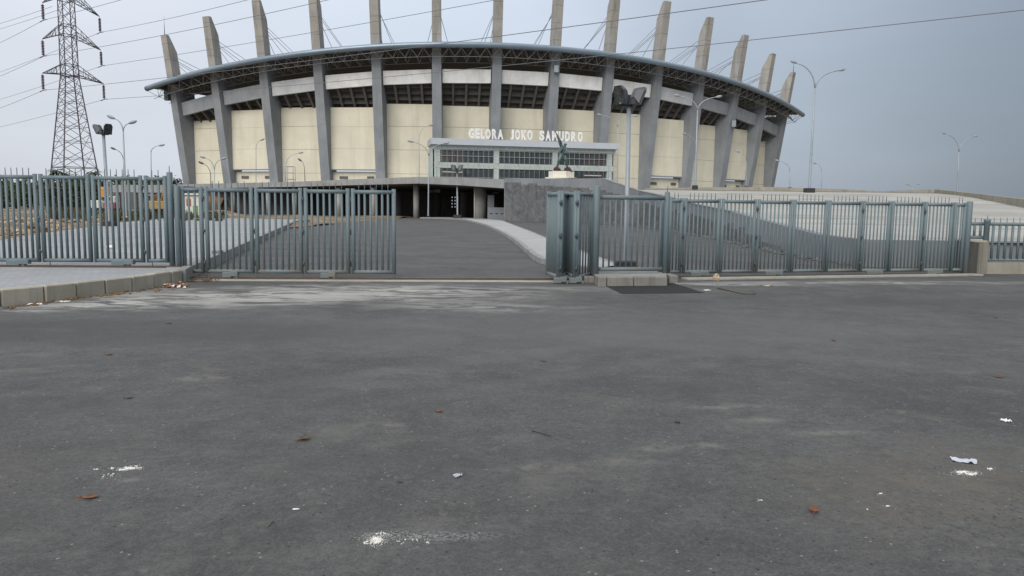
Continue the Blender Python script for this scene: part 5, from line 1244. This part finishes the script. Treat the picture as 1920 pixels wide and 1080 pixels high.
spill('few white lime dots near the bottom right corner', [(1652, 926, 4, 1.2, 8), (1664, 949, 3, 1, 6), (1627, 955, 2, 1, 3), (1426, 938, 4, 1, 7)], 0, 6, False)
# loose chips of many kinds, too small to tell apart
mb = MB(); mbd = MB()
for k in range(170):
    px, py = rnd.uniform(0, 1920), 560 + 520 * rnd.random() ** 1.2; q = gp(px, py); r = rnd.uniform(.0012, .003) * (1 + q.y * .08)
    (mb if rnd.random() < .55 else mbd).blob((q.x, q.y, r * .4), r, (1.3, 1, .7), k, .3)
solo('pale_chips', mb, M['chip'], 'pale grit chips scattered over the asphalt', 'grit', kind='stuff'); solo('dark_chips', mbd, M['block'], 'dark crumbs scattered over the asphalt', 'grit', kind='stuff')
def crumple(name, px, py, lab, cat, sx, sy, rot, mat, seed, hgt=.018, nx=7, ny=5):
    q = gp(px, py); rnd = random.Random(seed); vs = []
    for j in range(ny + 1):
        for i in range(nx + 1):
            x, y = (i / nx - .5) * sx * (1 - .25 * abs(j / ny - .5)) + rnd.uniform(-.1, .1) * sx / nx * 3, (j / ny - .5) * sy + rnd.uniform(-.1, .1) * sy / ny * 3
            vs.append((q.x + x * math.cos(rot) - y * math.sin(rot), q.y + x * math.sin(rot) + y * math.cos(rot), .004 + rnd.random() ** 2 * hgt))
    mb = MB().add(vs, [(j * (nx + 1) + i, j * (nx + 1) + i + 1, (j + 1) * (nx + 1) + i + 1, (j + 1) * (nx + 1) + i) for j in range(ny) for i in range(nx)])
    o = solo(name, mb, M[mat], lab, cat, loc=(q.x, q.y, 0)); so = o.modifiers.new('s', 'SOLIDIFY'); so.thickness = .0015
crumple('paper_scrap', 1807, 865, 'crumpled bluish white paper lying above the right lime smear', 'paper', .15, .085, -.35, 'paper', 1)
crumple('plastic_scrap', 1886, 790, 'small white plastic scrap near the right frame edge', 'plastic scrap', .07, .06, .3, 'white', 2)
crumple('wrapper', 858, 894, 'small pale wrapper in the lower middle of the road', 'wrapper', .055, .03, .5, 'paper', 3)
crumple('paper_scrap', 65, 571, 'white paper bit at the foot of the left kerb, nearer the frame edge', 'paper', .2, .1, .1, 'white', 4)
crumple('paper_scrap', 118, 566, 'white paper bit at the foot of the left kerb under the wide dark joint', 'paper', .22, .08, .2, 'white', 5)
crumple('paper_scrap', 1326, 545, 'curved white scrap beside the dark asphalt patch', 'paper', .16, .1, .2, 'white', 6)
crumple('plastic_scrap', 1438, 536, 'pale crumpled scrap on the road in front of the long right fence', 'plastic scrap', .25, .14, .2, 'rubble', 7)
q = gp(555, 956.5); solo('cigarette_end', MB().tube((q.x - .017, q.y, .005), (q.x + .017, q.y + .004, .005), .0045, n=8), M['white'], 'white cigarette end in the lower left half of the road', 'cigarette end', loc=q)
q = gp(507, 984); solo('twig', MB().path([(q.x - .004, q.y - .03, .004), (q.x, q.y, .006), (q.x + .006, q.y + .035, .004)], .0025, 5), M['twig'], 'short pale twig below the cigarette end', 'twig', loc=q)
q = gp(1016, 814); solo('twig', MB().path([(q.x - .07, q.y + .07, .004), (q.x, q.y, .006), (q.x + .06, q.y - .05, .004)], .003, 5), M['block'], 'thin dark bent twig right of the road centre', 'twig', loc=q)
q = gp(1270, 792.5); solo('bottle_cap', MB().lathe((q.x, q.y, .0), [(.02, 0), (.02, .008), (.017, .011)], 12), M['block'], 'small dark bottle cap on the right half of the road', 'bottle cap', loc=q)
q = gp(1395, 552); solo('stick', MB().path([gp(1345, 541) + Vector((0, 0, .01)), q + Vector((0, 0, .015)), gp(1416, 552) + Vector((0, 0, .01))], .012, 5), M['twig'], 'thin dark stick on the road in front of the right fence', 'stick', loc=q)
q = gp(1343, 527); solo('rock', MB().blob((q.x, q.y + .02, .08), .1, (.85, .7, 1.0), 8, .2), M['rubble'], 'pale upright stone leaning on the rail strip under the right fence', 'stone', loc=q)
bpy.context.view_layer.update()
